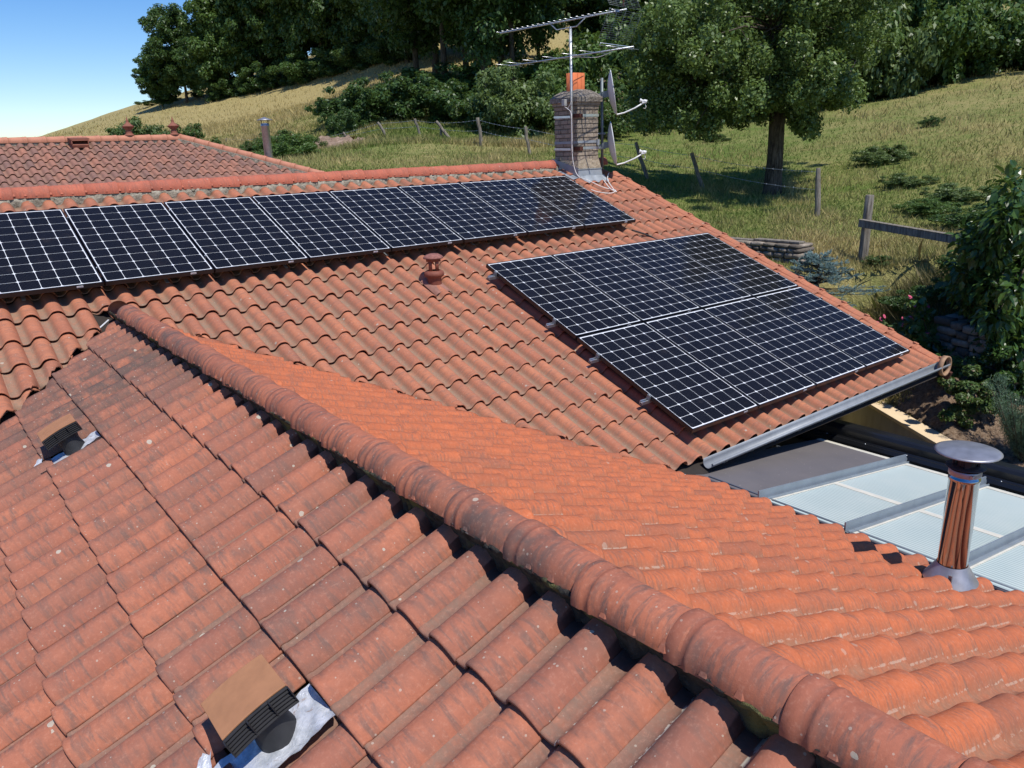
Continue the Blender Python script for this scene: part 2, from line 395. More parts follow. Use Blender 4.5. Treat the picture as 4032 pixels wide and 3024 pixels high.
# wing ridge bedding (black, mossy) with ridge_caps
def rough_strip(name,rows_pts,mat,parent,amp=.006,freq=40):
    """rows_pts: list of polylines (same count) -> skin"""
    R=len(rows_pts); n=len(rows_pts[0]); vs=[]
    for r in rows_pts:
        for p in r:
            vs.append(np.array(p)+rng.normal(0,amp,3))
    fs=np.array([[i*n+j,i*n+j+1,(i+1)*n+j+1,(i+1)*n+j] for i in range(R-1) for j in range(n-1)])
    return link(name,mesh(name,vs,fs,smooth=False),mat,parent)
ZA=-1.297
ys=np.arange(-3,7.95,.018)
st=[]
for sg,xs_ in ((-1,[1.369,1.372,1.405,1.425,1.43]),(1,[1.573,1.571,1.545,1.53,1.52])):
    for i,x in enumerate(xs_): pass
zl=[-1.296,-1.304,-1.318,-1.350,-1.390,-1.46]
o=rough_strip('ridge_bedding',[[(x,y,z) for y in ys] for x,z in zip([1.396,1.384,1.390,1.415,1.432,1.438],zl)],MORT,house,.0045)
o2_=rough_strip('ridge_bedding',[[(x,y,z) for y in ys] for x,z in zip([1.548,1.562,1.560,1.535,1.53,1.52],zl)],MORT,o,.004)
for k in range(-10,20):
    yj=.837+.3555*k
    if yj-.3<-2.5 or yj>7.98: continue
    top=yj>7.9
    M4=Matrix.Translation((XR+random.gauss(0,.003),yj-.405,ZA+random.gauss(0,.002)))@Matrix.Rotation(random.gauss(0,.010),4,'Z')@Matrix.Rotation(-.022+random.gauss(0,.004),4,'X')@Matrix.Diagonal((1,1,1,1))
    place_cap(random.choice(capv),o,M4)
# end plug of the wing ridge
b=MB(); b.lathe([(.093,-.02),(.088,.02),(.06,.05),(0,.065)],(XR,7.93,ZA-.005),20,Matrix.Rotation(-math.pi/2,3,'X')); b.build('ridge_end_cap',flat('weathered_end_cap',(.27,.11,.07),.85,var=.3,scale=12),o)
# main ridge: grey mortar + red caps
mzr=mz(YR,.16)
xs_=np.arange(-3,9.1,.03)
om=rough_strip('ridge_bedding',[[(x,y,z) for x in xs_] for y,z in ((YR+.0,mzr-.09),(YR-.010,mzr-.04),(YR-.008,mzr-.005),(YR-.004,mzr+.030),(YR+.03,mzr+.05))],MORTG,house,.007)
for k in range(-12,24):
    xj=1.085+.3615*k
    if xj>9.05: continue
    M4=Matrix.Translation((xj-.405,YR+.092,mzr+.055+random.gauss(0,.002)))@Matrix.Rotation(-math.pi/2,4,'Z')@Matrix.Rotation(random.gauss(0,.012),4,'Z')@Matrix.Rotation(-.02,4,'X')
    place_cap(random.choice(capvm),om,M4)
# ridge beyond the chimney
for k in range(3):
    xj=10.25-.36*k
    if xj<9.75: break
    M4=Matrix.Translation((xj-.405,YR+.092,mzr+.055))@Matrix.Rotation(-math.pi/2,4,'Z'); place_cap(capvm[k],om,M4)
# ---------------------------------------------------------------- verge tiles up the gable
def verge_mesh():
    b=MB(); L=.40
    # rounded top flange + outer drop
    pr=[(-.045,-.030),(-.030,.004),(0,.020),(.035,.026),(.075,.024),(.098,.012),(.104,-.02),(.104,-.14)]
    vs=[];n=len(pr); ysr=[(0,.007),(.02,.009),(.022,.0),(L-.075,-.004),(L-.07,.004),(L-.03,.006),(L,.0)]
    for y,e in ysr:
        for x,z in pr: vs.append((x+ (e if x>.09 else 0),y,z+e))
    fs=[(i*n+j,i*n+j+1,(i+1)*n+j+1,(i+1)*n+j) for i in range(len(ysr)-1) for j in range(n-1)]
    b.add(vs,fs,False)
    b.box((.03,.03,.036),(.030,.05,.022)); b.box((.085,.03,.020),(.03,.05,.02))
    me=bpy.data.meshes.new('verge_tile'); me.from_pydata(b.v,[],b.f); me.update(); 
    for nm in('UVMap','rnd'):
        u=me.uv_layers.new(name=nm)
        for l in me.loops: u.data[l.index].uv=(.8,me.vertices[l.vertex_index].co.y/.36) if nm=='UVMap' else (.4,.3)
    me.materials.append(T_MAIN); return me
vm_=verge_mesh(); vb=MB(); vb.box(MP(10.17,-2.7,.27),(.06,6.9,.10),Matrix.Rotation(A,3,'X')); vbo=vb.build('verge_board',RUST,house)
for k in range(-0,17):
    p=MP(10.145,UV0+k*GM-.01,.16); M4=Matrix.Translation(p)@Matrix.Rotation(A-.015,4,'X')
    place_cap(vm_,vbo,M4,'verge_tile')
# closing ring of the barge at the eave
b=MB(); Rr=Matrix.Rotation(math.pi/2,3,'X')
b.lathe([(.118,-.03),(.128,-.03),(.128,.03),(.108,.03),(.108,-.03),(.118,-.03)],(10.03,4.20,-2.80),28,Rr@Matrix.Rotation(0,3,'Z')); b.build('verge_end_ring',flat('pale_clay_ring',(.33,.20,.12),.8,var=.2,bump=.2),house)
# ---------------------------------------------------------------- gutters
def gutter(p0,p1,out,name='gutter'):
    """half-round gutter, 'out' = horizontal outward direction"""
    p0,p1,out=Vector(p0),Vector(p1),Vector(out); d=(p1-p0).normalized(); R=.050; n=14; vs=[];fs=[]
    sec=[]
    for k in range(n+1):
        a=math.pi*k/n; sec.append((math.cos(a)*R,-math.sin(a)*R))
    bead=[(R+.010*math.cos(t)+.004,.010*math.sin(t)) for t in np.linspace(math.pi,-math.pi,9)]
    sec=bead[::-1]+sec+[(-R,.035)]
    m=len(sec); L=(p1-p0).length
    for t in (0,L):
        for x,z in sec: vs.append(p0+d*t+out*x+Vector((0,0,z)))
    for j in range(m-1): fs.append((j,j+1,m+j+1,m+j))
    g=MB(); g.add(vs,fs,True); o=g.build(name,ZINC,house); s=o.modifiers.new('t','SOLIDIFY'); s.thickness=.002
    k=.22
    while k<L:
        bk=MB(); pts=[p0+d*k+out*(math.cos(a)*(R+.004))+Vector((0,0,-math.sin(a)*(R+.004))) for a in np.linspace(-.15,math.pi,9)]
        for q in range(8):
            a_,b_=pts[q],pts[q+1]; bk.add([a_-d*.011,a_+d*.011,b_+d*.011,b_-d*.011],[(0,1,2,3)],True)
        ob=bk.build('gutter_bracket',GALVD,o); s=ob.modifiers.new('t','SOLIDIFY'); s.thickness=.004; k+=.40
    sl_=MB()
    for kk in np.arange(.6,L,1.0):
        pass
    return o
g1=gutter((5.45,4.235,-2.835),(10.13,4.235,-2.80),(0,-1,0))
g2=gutter((5.315,-3.9,-2.935),(5.315,4.15,-2.915),(1,0,0))
# walls of the house
b=MB(); b.box((6.9,9.4,-4.35),(5.6,8.0,2.5)); b.box((1.5,3.0,-4.35),(6.6,11.5,1.9))
b.add([(9.7,5.4,-5.4),(9.7,YR+3,-5.4),(9.7,YR+3,-1.8),(9.7,YR,mz(YR,.3)),(9.7,5.4,mz(5.4,.3))],[(0,1,2,3,4)])
b.build('house_wall',RENDER,house)
# ---------------------------------------------------------------- chimney
def brick_mat():
    N=NT('buff_chimney_brick',.9,.15); P=N.pos()
    s=N.n('SeparateXYZ',{0:P}); v=N.n('CombineXYZ',{0:N.math('ADD',s.outputs[0],s.outputs[1]),1:s.outputs[2],2:0}).outputs[0]
    br=N.n('TexBrick',{'Vector':v,'Color1':(.36,.295,.225,1),'Color2':(.25,.205,.16,1),'Mortar':(.13,.11,.09,1),'Scale':1.,'Mortar Size':.007,'Mortar Smooth':.2,'Bias':-.1,'Brick Width':.215,'Row Height':.073})
    c=N.mix(N.ramp(N.noise(P,9,4),.5,.75),br.outputs[0],(.13,.105,.085)); c=N.mix(N.ramp(N.noise(P,60,3),.5,.8,0,.4),c,(.5,.43,.34))
    N.col(c); N.bump(N.math('SUBTRACT',N.math('MULTIPLY',N.noise(P,80,3),.35),br.outputs['Fac']),.9,.012); return N.m
BRICK=brick_mat()
CONC=mortar_mat('lichened_concrete',(.10,.085,.07),(.34,.30,.25),26)
CX0,CX1,CY0,CY1=9.24,9.70,10.08,10.66
b=MB()
cx,cy=(CX0+CX1)/2,(CY0+CY1)/2; wx,wy=CX1-CX0,CY1-CY0
b.box((cx,cy,.16),(wx,wy,1.06))
for i,(e,z,h) in enumerate([(.012,.62,.05),(.028,.68,.062)]): b.box((cx,cy,z),(wx+2*e,wy+2*e,h))
# real courses: slightly uneven brick faces stand proud
for iz in range(13):
    z=-.30+iz*.073+.0365
    off=.1075*(iz%2)
    x=CX0-off
    while x<CX1:
        a0,a1=max(x+.005,CX0+.002),min(x+.210,CX1-.002)
        if a1-a0>.03: b.box(((a0+a1)/2,CY0-.002+random.gauss(0,.0025),z),(a1-a0,.012,.064))
        x+=.215
    y=CY0-.1075*((iz+1)%2)
    while y<CY1:
        a0,a1=max(y+.005,CY0+.002),min(y+.210,CY1-.002)
        if a1-a0>.03: b.box((CX0-.002+random.gauss(0,.0025),(a0+a1)/2,z),(.012,a1-a0,.064))
        y+=.215
chim=b.build('chimney_stack',BRICK,house,bevel=.003)
b=MB()   # spreading plinth below the brick
b.add([(CX0-.025,CY0-.03,-.52),(CX1+.025,CY0-.03,-.52),(CX1+.025,CY1+.03,-.52),(CX0-.025,CY1+.03,-.52),(CX0-.004,CY0-.008,-.20),(CX1+.004,CY0-.008,-.20),(CX1+.004,CY1+.01,-.20),(CX0-.004,CY1+.01,-.20),
       (CX0-.03,CY0-.035,-.34),(CX1+.03,CY0-.035,-.34),(CX1+.03,CY1+.03,-.34),(CX0-.03,CY1+.03,-.34)],
      [(0,1,9,8),(1,2,10,9),(2,3,11,10),(3,0,8,11),(8,9,5,4),(9,10,6,5),(10,11,7,6),(11,8,4,7),(4,5,6,7)])
b.build('chimney_plinth',mortar_mat('buff_cement',(.26,.21,.15),(.44,.37,.28),30),chim)
b=MB(); e=.058
lv=[(e,.705),(e,.785),(e-.006,.79),(-.015,.855),(-.09,.90),(-.15,.915)]
vs=[];fs=[]
for q,z in lv:
    X0,X1,Y0,Y1=CX0-q,CX1+q,CY0-q,CY1+q
    vs+=[(X0,Y0,z),(X1,Y0,z),(X1,Y1,z),(X0,Y1,z)]
for i in range(len(lv)-1):
    for k in range(4): fs.append((i*4+k,i*4+(k+1)%4,i*4+4+(k+1)%4,i*4+4+k))
fs+= [(3,2,1,0),tuple(len(vs)-4+k for k in range(4))]
b.add(vs,fs); b.build('chimney_crown',CONC,chim,bevel=.006)
b=MB(); PX0,PX1,PY0,PY1=9.31,9.60,10.27,10.45; rr=.035; pts=[]
for (qx,qy,a) in ((PX1-rr,PY0+rr,-90),(PX1-rr,PY1-rr,0),(PX0+rr,PY1-rr,90),(PX0+rr,PY0+rr,180)):
    for t in (0,30,60,90): pts.append((qx+rr*math.cos(math.radians(a+t)),qy+rr*math.sin(math.radians(a+t))))
m=len(pts); vs=[(x,y,z) for z in (.88,1.175) for x,y in pts]+[(9.455+(x-9.455)*.86,10.36+(y-10.36)*.78,z) for z in (1.175,.95) for x,y in pts]
fs=[(i*m+k,i*m+(k+1)%m,(i+1)*m+(k+1)%m,(i+1)*m+k) for i in range(3) for k in range(m)]+[tuple(3*m+k for k in range(m))]
b.add(vs,fs,True)
for xx in (9.42,9.50): b.box((xx,PY0-.001,1.02),(.006,.006,.29))
b.build('chimney_pot',flat('orange_clay_pot',(.56,.150,.052),.75,var=.15,scale=10,bump=.15),chim)
# zinc skirt and flashing
b=MB()
zt=mz(10.05,.16)
b.box((cx+.0,CY0-.045,-.445),(wx+.09,.008,.17),Matrix.Rotation(-.16,3,'X'))
b.box((cx,CY0-.038,-.365),(wx+.10,.02,.012))
b.add([(CX0-.04,CY0-.05,zt+.02),(CX0-.04,CY1+.05,zt+.22),(CX0-.035,CY1+.05,zt+.33),(CX0-.035,CY0-.05,zt+.16)],[(0,1,2,3)])
b.add([(CX0-.16,CY0-.05,zt-.015),(CX0-.16,CY1,zt+.19),(CX0-.04,CY1,zt+.21),(CX0-.04,CY0-.05,zt+.01)],[(0,1,2,3)])
b.add([(CX1+.04,CY0-.05,zt+.02),(CX1+.04,CY1+.05,zt+.22),(CX1+.035,CY1+.05,zt+.33),(CX1+.035,CY0-.05,zt+.16)],[(3,2,1,0)])
# apron dressed over the rolls below
n_=24; vs=[]
for i in range(n_+1):
    x=CX0-.02+(wx+.10)*i/n_
    for v,h in ((0,.0),(.5,.0),(1,0)):
        y=CY0-.06-.13*v; ph=((x-XE)/PITCH)%1.0; zz=np.interp(ph*PITCH,PROF[:,0],PROF[:,1])
        vs.append((x,y,mz(y,.16)+zz*(.1+.45*v)+.022-(.0 if v else -.03)))
b.add(vs,[(i*3+j,i*3+3+j,i*3+4+j,i*3+1+j) for i in range(n_) for j in range(2)],True)
b.build('chimney_flashing',ZINC,chim)
# ================================================================ SOLAR PANELS
def cell_mat():
    N=NT('solar_cells',.16,.5); uv=N.uv(); s=N.n('SeparateXYZ',{0:uv})
    wn=N.n('TexWhiteNoise',{'Vector':N.vm('FLOOR',uv)},noise_dimensions='3D').outputs[0]
    c=N.mix(N.ramp(wn,0,1),(.0042,.0044,.0068),(.0060,.0062,.0092))
    fx=N.math('FRACT',N.math('MULTIPLY',s.outputs[0],16.)); ln=N.math('MULTIPLY',N.math('LESS_THAN',N.math('ABSOLUTE',N.math('SUBTRACT',fx,.5)),.08),.10)
    c=N.mix(ln,c,(.30,.31,.34))
    d=N.ramp(N.noise(N.pos(),5,4,.7),.58,.8,0,.035)
    c=N.mix(d,c,(.4,.3,.22))
    N.col(c); N.set('Coat Weight',.0); N.set('Specular IOR Level',.07); N.set('Roughness',.10); return N.m
CELL=cell_mat()
BACK=flat('white_backsheet',(.74,.76,.78),.25,0,.5,.02,5)
LAB=flat('white_label',(.8,.8,.82),.5); LABT=flat('label_print',(.12,.12,.18),.5)
def panel_parts():
    W_,L_=PW,PL; fr=.011; t=.044; parts={}
    b=MB()
    for c,d in (((W_/2,-fr/2,-t/2),(W_,fr,t)),((W_/2,-L_+fr/2,-t/2),(W_,fr,t)),((fr/2,-L_/2,-t/2),(fr,L_-2*fr,t)),((W_-fr/2,-L_/2,-t/2),(fr,L_-2*fr,t))): b.box(c,d)
    b.box((W_/2,-L_/2,-.020),(W_-2*fr,L_-2*fr,.004))
    for c in ((W_*.5,-.03,-t+.001),(W_*.5,-L_+.03,-t+.001)): b.box(c,(W_-2*fr,.03,.002))
    parts['frame']=(b,BLACK)
    b=MB(); z=-.0035; b.add([(fr,-L_+fr,z),(W_-fr,-L_+fr,z),(W_-fr,-fr,z),(fr,-fr,z)],[(0,1,2,3)]); parts['backsheet']=(b,BACK)
    return parts
def cells_mesh():
    W_,L_=PW,PL; mx,my=.0175,.0235; cw=(W_-2*mx)/6; ch=(L_-2*my)/10; g=.0024; k=.0165; z=-.0022; vs=[];fs=[];us=[]
    for i in range(6):
        for j in range(10):
            x0,x1=mx+i*cw+g,mx+(i+1)*cw-g; y1,y0=-my-j*ch-g,-my-(j+1)*ch+g; b=len(vs)
            P=[(x0+k,y0),(x1-k,y0),(x1-k*.3,y0+k*.3),(x1,y0+k),(x1,y1-k),(x1-k*.3,y1-k*.3),(x1-k,y1),(x0+k,y1),(x0+k*.3,y1-k*.3),(x0,y1-k),(x0,y0+k),(x0+k*.3,y0+k*.3)]
            for x,y in P: vs.append((x,y,z)); us.append(((x-mx)/cw,-(y+my)/ch))
            fs.append(tuple(range(b,b+12)))
    me=mesh('cell_grid',vs,fs,uv=us); return me
cm=cells_mesh(); pp=panel_parts()
GRP='solar panels in black frames on the far roof slope'
def panel_at(u,v,label,first):
    loc=MP(u,v,0)
    root=bpy.data.objects.new('solar_panel',None); C.objects.link(root); root.location=loc; root.rotation_euler=(A,0,0); root.empty_display_size=.1
    tag(root,label,'solar panel',GRP)
    if first is None:
        for nm in ('frame','backsheet'):
            b,m=pp[nm]; o=b.build(nm,m); o.parent=root
        o=link('cell_grid',cm,CELL); o.parent=root
        b=MB(); b.box((PW*.80,-PL-.0006,-.020),(.055,.0016,.017)); o=b.build('label_sticker',LAB); o.parent=root
        t=MB()
        for q in range(9): t.box((PW*.80-.020+q*.005,-PL-.0022,-.020),(.0032,.0008,.006))
        o2=t.build('label_print',LABT); o2.parent=o
    else:
        for ch in list(first.children):
            c=ch.copy(); C.objects.link(c); c.parent=root
            for g in ch.children:
                d=g.copy(); C.objects.link(d); d.parent=c
    return root
ordw=['first','second','third','fourth','fifth','sixth','seventh','eighth']
first=None
for c in range(-1,8):
    if c<0: continue
    lab=('solar panel cut off by the left photo edge, first of the long upper row','second panel from the left in the upper row, above the near ridge end','third solar panel from the left in the upper row','fourth solar panel from the left in the upper row',
         'fourth solar panel from the right in the upper row','third solar panel from the right in the upper row','second solar panel from the right in the upper row','last solar panel of the upper row, nearest the brick chimney')[c]
    r=panel_at(P0[0]+c*(PW+PG),0,lab,first); first=first or r
U1=P0[0]+5.053776336221859; V1=-2.341414170280419
names=[['top left','second from left in the top row','third from left in the top row','top right'],['bottom left','second from left in the bottom row','third from left in the bottom row','bottom right']]
for rr_ in range(2):
    for c in range(4):
        nm=names[rr_][c]
        lab={'top left':'top left panel of the lower solar block, right of the clay vent','top right':'top right panel of the lower solar block, against the gable edge','bottom left':'bottom left panel of the lower solar block, its corner nearest the camera','bottom right':'bottom right panel of the lower solar block, above the gutter end'}.get(nm,'solar panel '+nm+' of the lower block')
        panel_at(U1+c*(PW+PG),V1-rr_*(PL+PG2),lab,first)
# rails with clamps and roof hooks
def rail(u0,u1,v,label,clamps,end):
    root=empty('mounting_rail',MP((u0+u1)/2,v,.085),label,'rail','aluminium rails carrying the solar panels',(A,0,0))
    b=MB(); L=u1-u0
    for z,h,y,wd in ((-.0385+.04,.003,0,.036),(.020,.038,-.0175,.003),(.020,.038,.0175,.003),(.038,.003,-.012,.010),(.038,.003,.012,.010),(.020,.003,0,.034)): b.box((0,y,z-.0),(L,wd,h))
    o=b.build('rail_profile',ALU); o.parent=root
    for uc in clamps:
        b=MB(); b.box((uc-(u0+u1)/2,0,.066),(.014 if uc!=end else .022,.040,.046)); b.lathe([(.0065,.088),(.0065,.096),(0,.096)],(uc-(u0+u1)/2,0,0),8)
        o=b.build('panel_clamp',BLACK if uc!=end else GALVD); o.parent=root
        t=MB(); t.lathe([(.0062,.0962),(.0062,.100),(0,.100)],(uc-(u0+u1)/2,0,0),6); o2=t.build('bolt',ALU); o2.parent=o
    uu=u0+.42
    while uu<u1:
        b=MB(); x=uu-(u0+u1)/2; b.box((x,-.03,-.030),(.034,.006,.062)); b.box((x,-.10,-.058),(.034,.17,.006)); o=b.build('roof_hook',GALV); o.parent=root; uu+=1.26
    return root
for v,l in ((-.25,'upper rail under the long panel row'),(-1.415,'lower rail under the long panel row')):
    rail(P0[0]-.06,P0[0]+8*PW+7*PG+.05,v,l,[P0[0]+c*(PW+PG)-PG/2 for c in range(1,8)]+[P0[0]+8*PW+7*PG+.008],0)
for v,l in ((-2.552,'top rail of the lower panel block, its bright end jutting left'),(-3.682,'second rail of the lower panel block, bright end jutting left'),(-4.412,'third rail of the lower panel block, bright end jutting left'),(-5.182,'lowest rail of the lower panel block, its bright end nearest the camera')):
    rail(U1-.105,U1+4*PW+3*PG+.04,v,l,[U1-.012]+[U1+c*(PW+PG)-PG/2 for c in range(1,4)]+[U1+4*PW+3*PG+.01],U1-.012)
# pale strips under the long row are sunlight through the panel gaps; nothing built
for c in range(1,8):
    pass
# dark cable running down the tiles between both blocks
def cable(name,pts,r,mat,parent=None,n=6):
    # smooth catmull
    P=[Vector(p) for p in pts]; out=[]
    for i in range(len(P)-1):
        a=P[max(i-1,0)];b_=P[i];c_=P[i+1];d=P[min(i+2,len(P)-1)]
        for k in range(6):
            t=k/6; out.append(.5*((2*b_)+(-a+c_)*t+(2*a-5*b_+4*c_-d)*t*t+(-a+3*b_-3*c_+d)*t**3))
    out.append(P[-1]); m=MB(); m.tube(out,r,n); return m.build(name,mat,parent)
o=cable('conduit',[MP(8.62,-1.72,.15),MP(8.75,-1.95,.145),MP(8.80,-2.2,.15),MP(8.85,-2.5,.12)],.013,BLKP)
tag(o,'black cable conduit lying on the tiles between the two panel blocks','cable')
# ================================================================ HOODED VENTS on the west slope
n1=Vector((-s1,0,c1)); ux1=Vector((c1,0,s1))
R1=Matrix(((c1,0,-s1),(0,1,0),(s1,0,c1)))      # local x up-slope, y away, z normal
def hood_vent(x,y,label,scale=1.0):
    z=K1*x+C1; root=empty('roof_vent',(x,y,z),label,'roof vent','hooded plastic vents on the near wing slope',R1.to_euler())
    def put(b,nm,m,par=root,bev=0):
        o=b.build(nm,m,None,bev); o.parent=par; return o
    # lead/aluminium apron on channel and wrapping the tail of the tile to the left
    vs=[];nx,ny=26,12
    def H(a,b_): return -.040+.004*math.sin(a*37+b_*21)+.003*math.sin(a*83-b_*50)+rng.normal(0,.0008)
    for i in range(nx+1):
        for j in range(ny+1):
            X=-.225+.395*i/nx; Y=-.160+.225*j/ny
            hz=H(X,Y)
            if Y>.02: hz+=(Y-.02)*.10
            if Y<-.125: hz+=(-.125-Y)*.9
            vs.append((X,Y,hz))
    fs=[(i*(ny+1)+j,(i+1)*(ny+1)+j,(i+1)*(ny+1)+j+1,i*(ny+1)+j+1) for i in range(nx) for j in range(ny)]
    # left wrap strip lying in front of the neighbouring tile tail
    b0=len(vs); n2=10
    for i in range(6):
        for j in range(n2+1):
            X=-.235+.055*i/5; Y=.03+.235*j/n2; vs.append((X-.02*math.sin(j*.9),Y,-.062+.040*math.sin(math.pi*min(1,j/n2*.9))+.006*math.sin(i*2+j)))
    fs+=[(b0+i*(n2+1)+j,b0+(i+1)*(n2+1)+j,b0+(i+1)*(n2+1)+j+1,b0+i*(n2+1)+j+1) for i in range(5) for j in range(n2)]
    m=MB(); m.add(vs,fs,True); put(m,'flashing',LEAD)
    m=MB(); m.lathe([(.068,-.05),(.066,-.02),(.062,.0),(.060,.135)],(0.01,-.005,0),28); put(m,'vent_pipe',BLKP)
    # hood: arched plate, arch running up-slope, louvred mouth facing the valley side
    hx=.112; hy0,hy1=-.062,.145; zt=.145; arch=.008; n=14
    def zz(t): return zt+arch*(1-(2*t-1)**2)-.012
    vs=[]
    for i in range(n+1):
        t=i/n; X=-hx+2*hx*t
        for (Y,dz) in ((hy0,0),(hy1,-.004),(hy1,-.060),(hy0,-.006)): vs.append((X,Y,zz(t)+dz))
    fs=[]
    for i in range(n):
        for k in range(4): fs.append((i*4+k,(i+1)*4+k,(i+1)*4+(k+1)%4,i*4+(k+1)%4))
    fs+= [(0,1,2,3),(n*4+3,n*4+2,n*4+1,n*4)]
    m=MB(); m.add(vs,fs,False); hd=put(m,'hood',HOOD,bev=.0015)
    m=MB(); hh=.052
    for q in range(6):
        f=q/5; y=hy0-.004-.020*f; pts=[]
        for i in range(n+1):
            t=i/n; X=-hx+2*hx*t; pts.append((X,y,zz(t)-.010-hh*f))
        for i in range(n):
            a=Vector(pts[i]);b_=Vector(pts[i+1]); 
            m.add([a+Vector((0,-.004,-.0028)),a+Vector((0,.008,.0005)),b_+Vector((0,.008,.0005)),b_+Vector((0,-.004,-.0028)),a+Vector((0,-.004,.0)),a+Vector((0,.008,.0035)),b_+Vector((0,.008,.0035)),b_+Vector((0,-.004,.0))],[(0,3,2,1),(4,5,6,7),(0,4,7,3),(1,2,6,5)])
    for t in (0,.36,.70,1):
        X=-hx+2*hx*t; m.box((X,hy0-.014,zz(t)-.010-hh/2),(.004,.024,hh+.006))
    put(m,'grille',BLKP,hd)
    # dark body behind the grille, tapering to the pipe
    m=MB(); vs=[]
    for i in range(n+1):
        t=i/n; X=-hx+.004+2*(hx-.004)*t
        vs+=[(X,hy0+.008,zz(t)-.008),(X,hy0-.010,zz(t)-hh-.010),(X,hy1-.03,zz(t)-hh-.01),(X,hy1-.004,zz(t)-.03)]
    fs=[]
    for i in range(n):
        for k in range(4): fs.append((i*4+k,(i+1)*4+k,(i+1)*4+(k+1)%4,i*4+(k+1)%4))
    fs+= [(0,1,2,3),(n*4+3,n*4+2,n*4+1,n*4)]
    m.add(vs,fs); put(m,'hood_body',DARK)
    return root
N_=NT('wrinkled_lead_sheet',.42,.5); P_=N_.obj()
c_=N_.mix(N_.ramp(N_.noise(P_,24,5,.7),.38,.62),(.50,.53,.57),(.74,.76,.80)); c_=N_.mix(N_.ramp(N_.noise(P_,16,4,.7,1.5),.60,.70),c_,(.36,.26,.20))
N_.col(c_); N_.set('Metallic',.35); N_.bump(N_.noise(P_,55,3,.6,1),.6,.006); LEAD=N_.m
HOOD=flat('tan_plastic_hood',(.37,.175,.085),.6,0,.35,.10,18)
hood_vent(.600,2.115,'large hooded roof vent with crumpled lead flashing, in the foreground')
hood_vent(.592,5.475,'small distant hooded roof vent with tan top, near the left photo edge')
# clay cowl on the far slope
vb_=MP(4.79,-2.33,.20); 
root=empty('clay_roof_cowl',vb_,'round clay cowl with arched openings standing on the far slope below the panel row','roof vent')
def putw(b,nm,m,par,bev=0): o=b.build(nm,m,None,bev); o.parent=par; return o
b=MB(); b.lathe([(.082,-.02),(.080,.09),(.086,.10),(.112,.118),(.118,.14),(.110,.165),(.090,.178),(.076,.182)],(0,0,0),28); putw(b,'cowl_base',T_CLAY,root)
b=MB()
for k in range(6):
    a=math.pi/6+k*math.pi/3; prof=[(.083,.178),(.083,.32)]
    w_=.36
    b.lathe([(.066,.175),(.083,.175),(.083,.325),(.066,.325),(.066,.175)],(0,0,0),5,None,True,(a-w_/1.0*.62,a+w_*.62))
b.lathe([(.066,.285),(.084,.285),(.084,.335),(.066,.335)],(0,0,0),28)
putw(b,'cowl_column',T_CLAY,root)
b=MB(); b.lathe([(0,.372),(.04,.371),(.075,.362),(.104,.345),(.116,.330),(.115,.318),(.10,.320),(0,.325)],(0,0,0),32); putw(b,'cowl_lid',flat('lichened_clay',(.25,.105,.085),.85,var=.3,scale=30,bump=.3),root)
# saddle tile under it
b=MB(); vs=[]
for i in range(9):
    for j in range(13):
        u=-.115+.23*j/12; v=-.215+.35*i/8; hz=.045*(max(0,1-((u)/.115)**2))**.5*(1 if v<0 else 1)+.006
        p=MP(4.79+u,-2.33+v,.205); vs.append(np.array(p)+NM*hz)
b.add(vs,[(i*13+j,i*13+j+1,(i+1)*13+j+1,(i+1)*13+j) for i in range(8) for j in range(12)],True)
o=b.build('saddle_tile',flat('stained_clay_saddle',(.27,.13,.095),.8,var=.3,scale=9,bump=.2),None); o.parent=root; o.matrix_parent_inverse=Matrix.Translation(vb_).inverted()
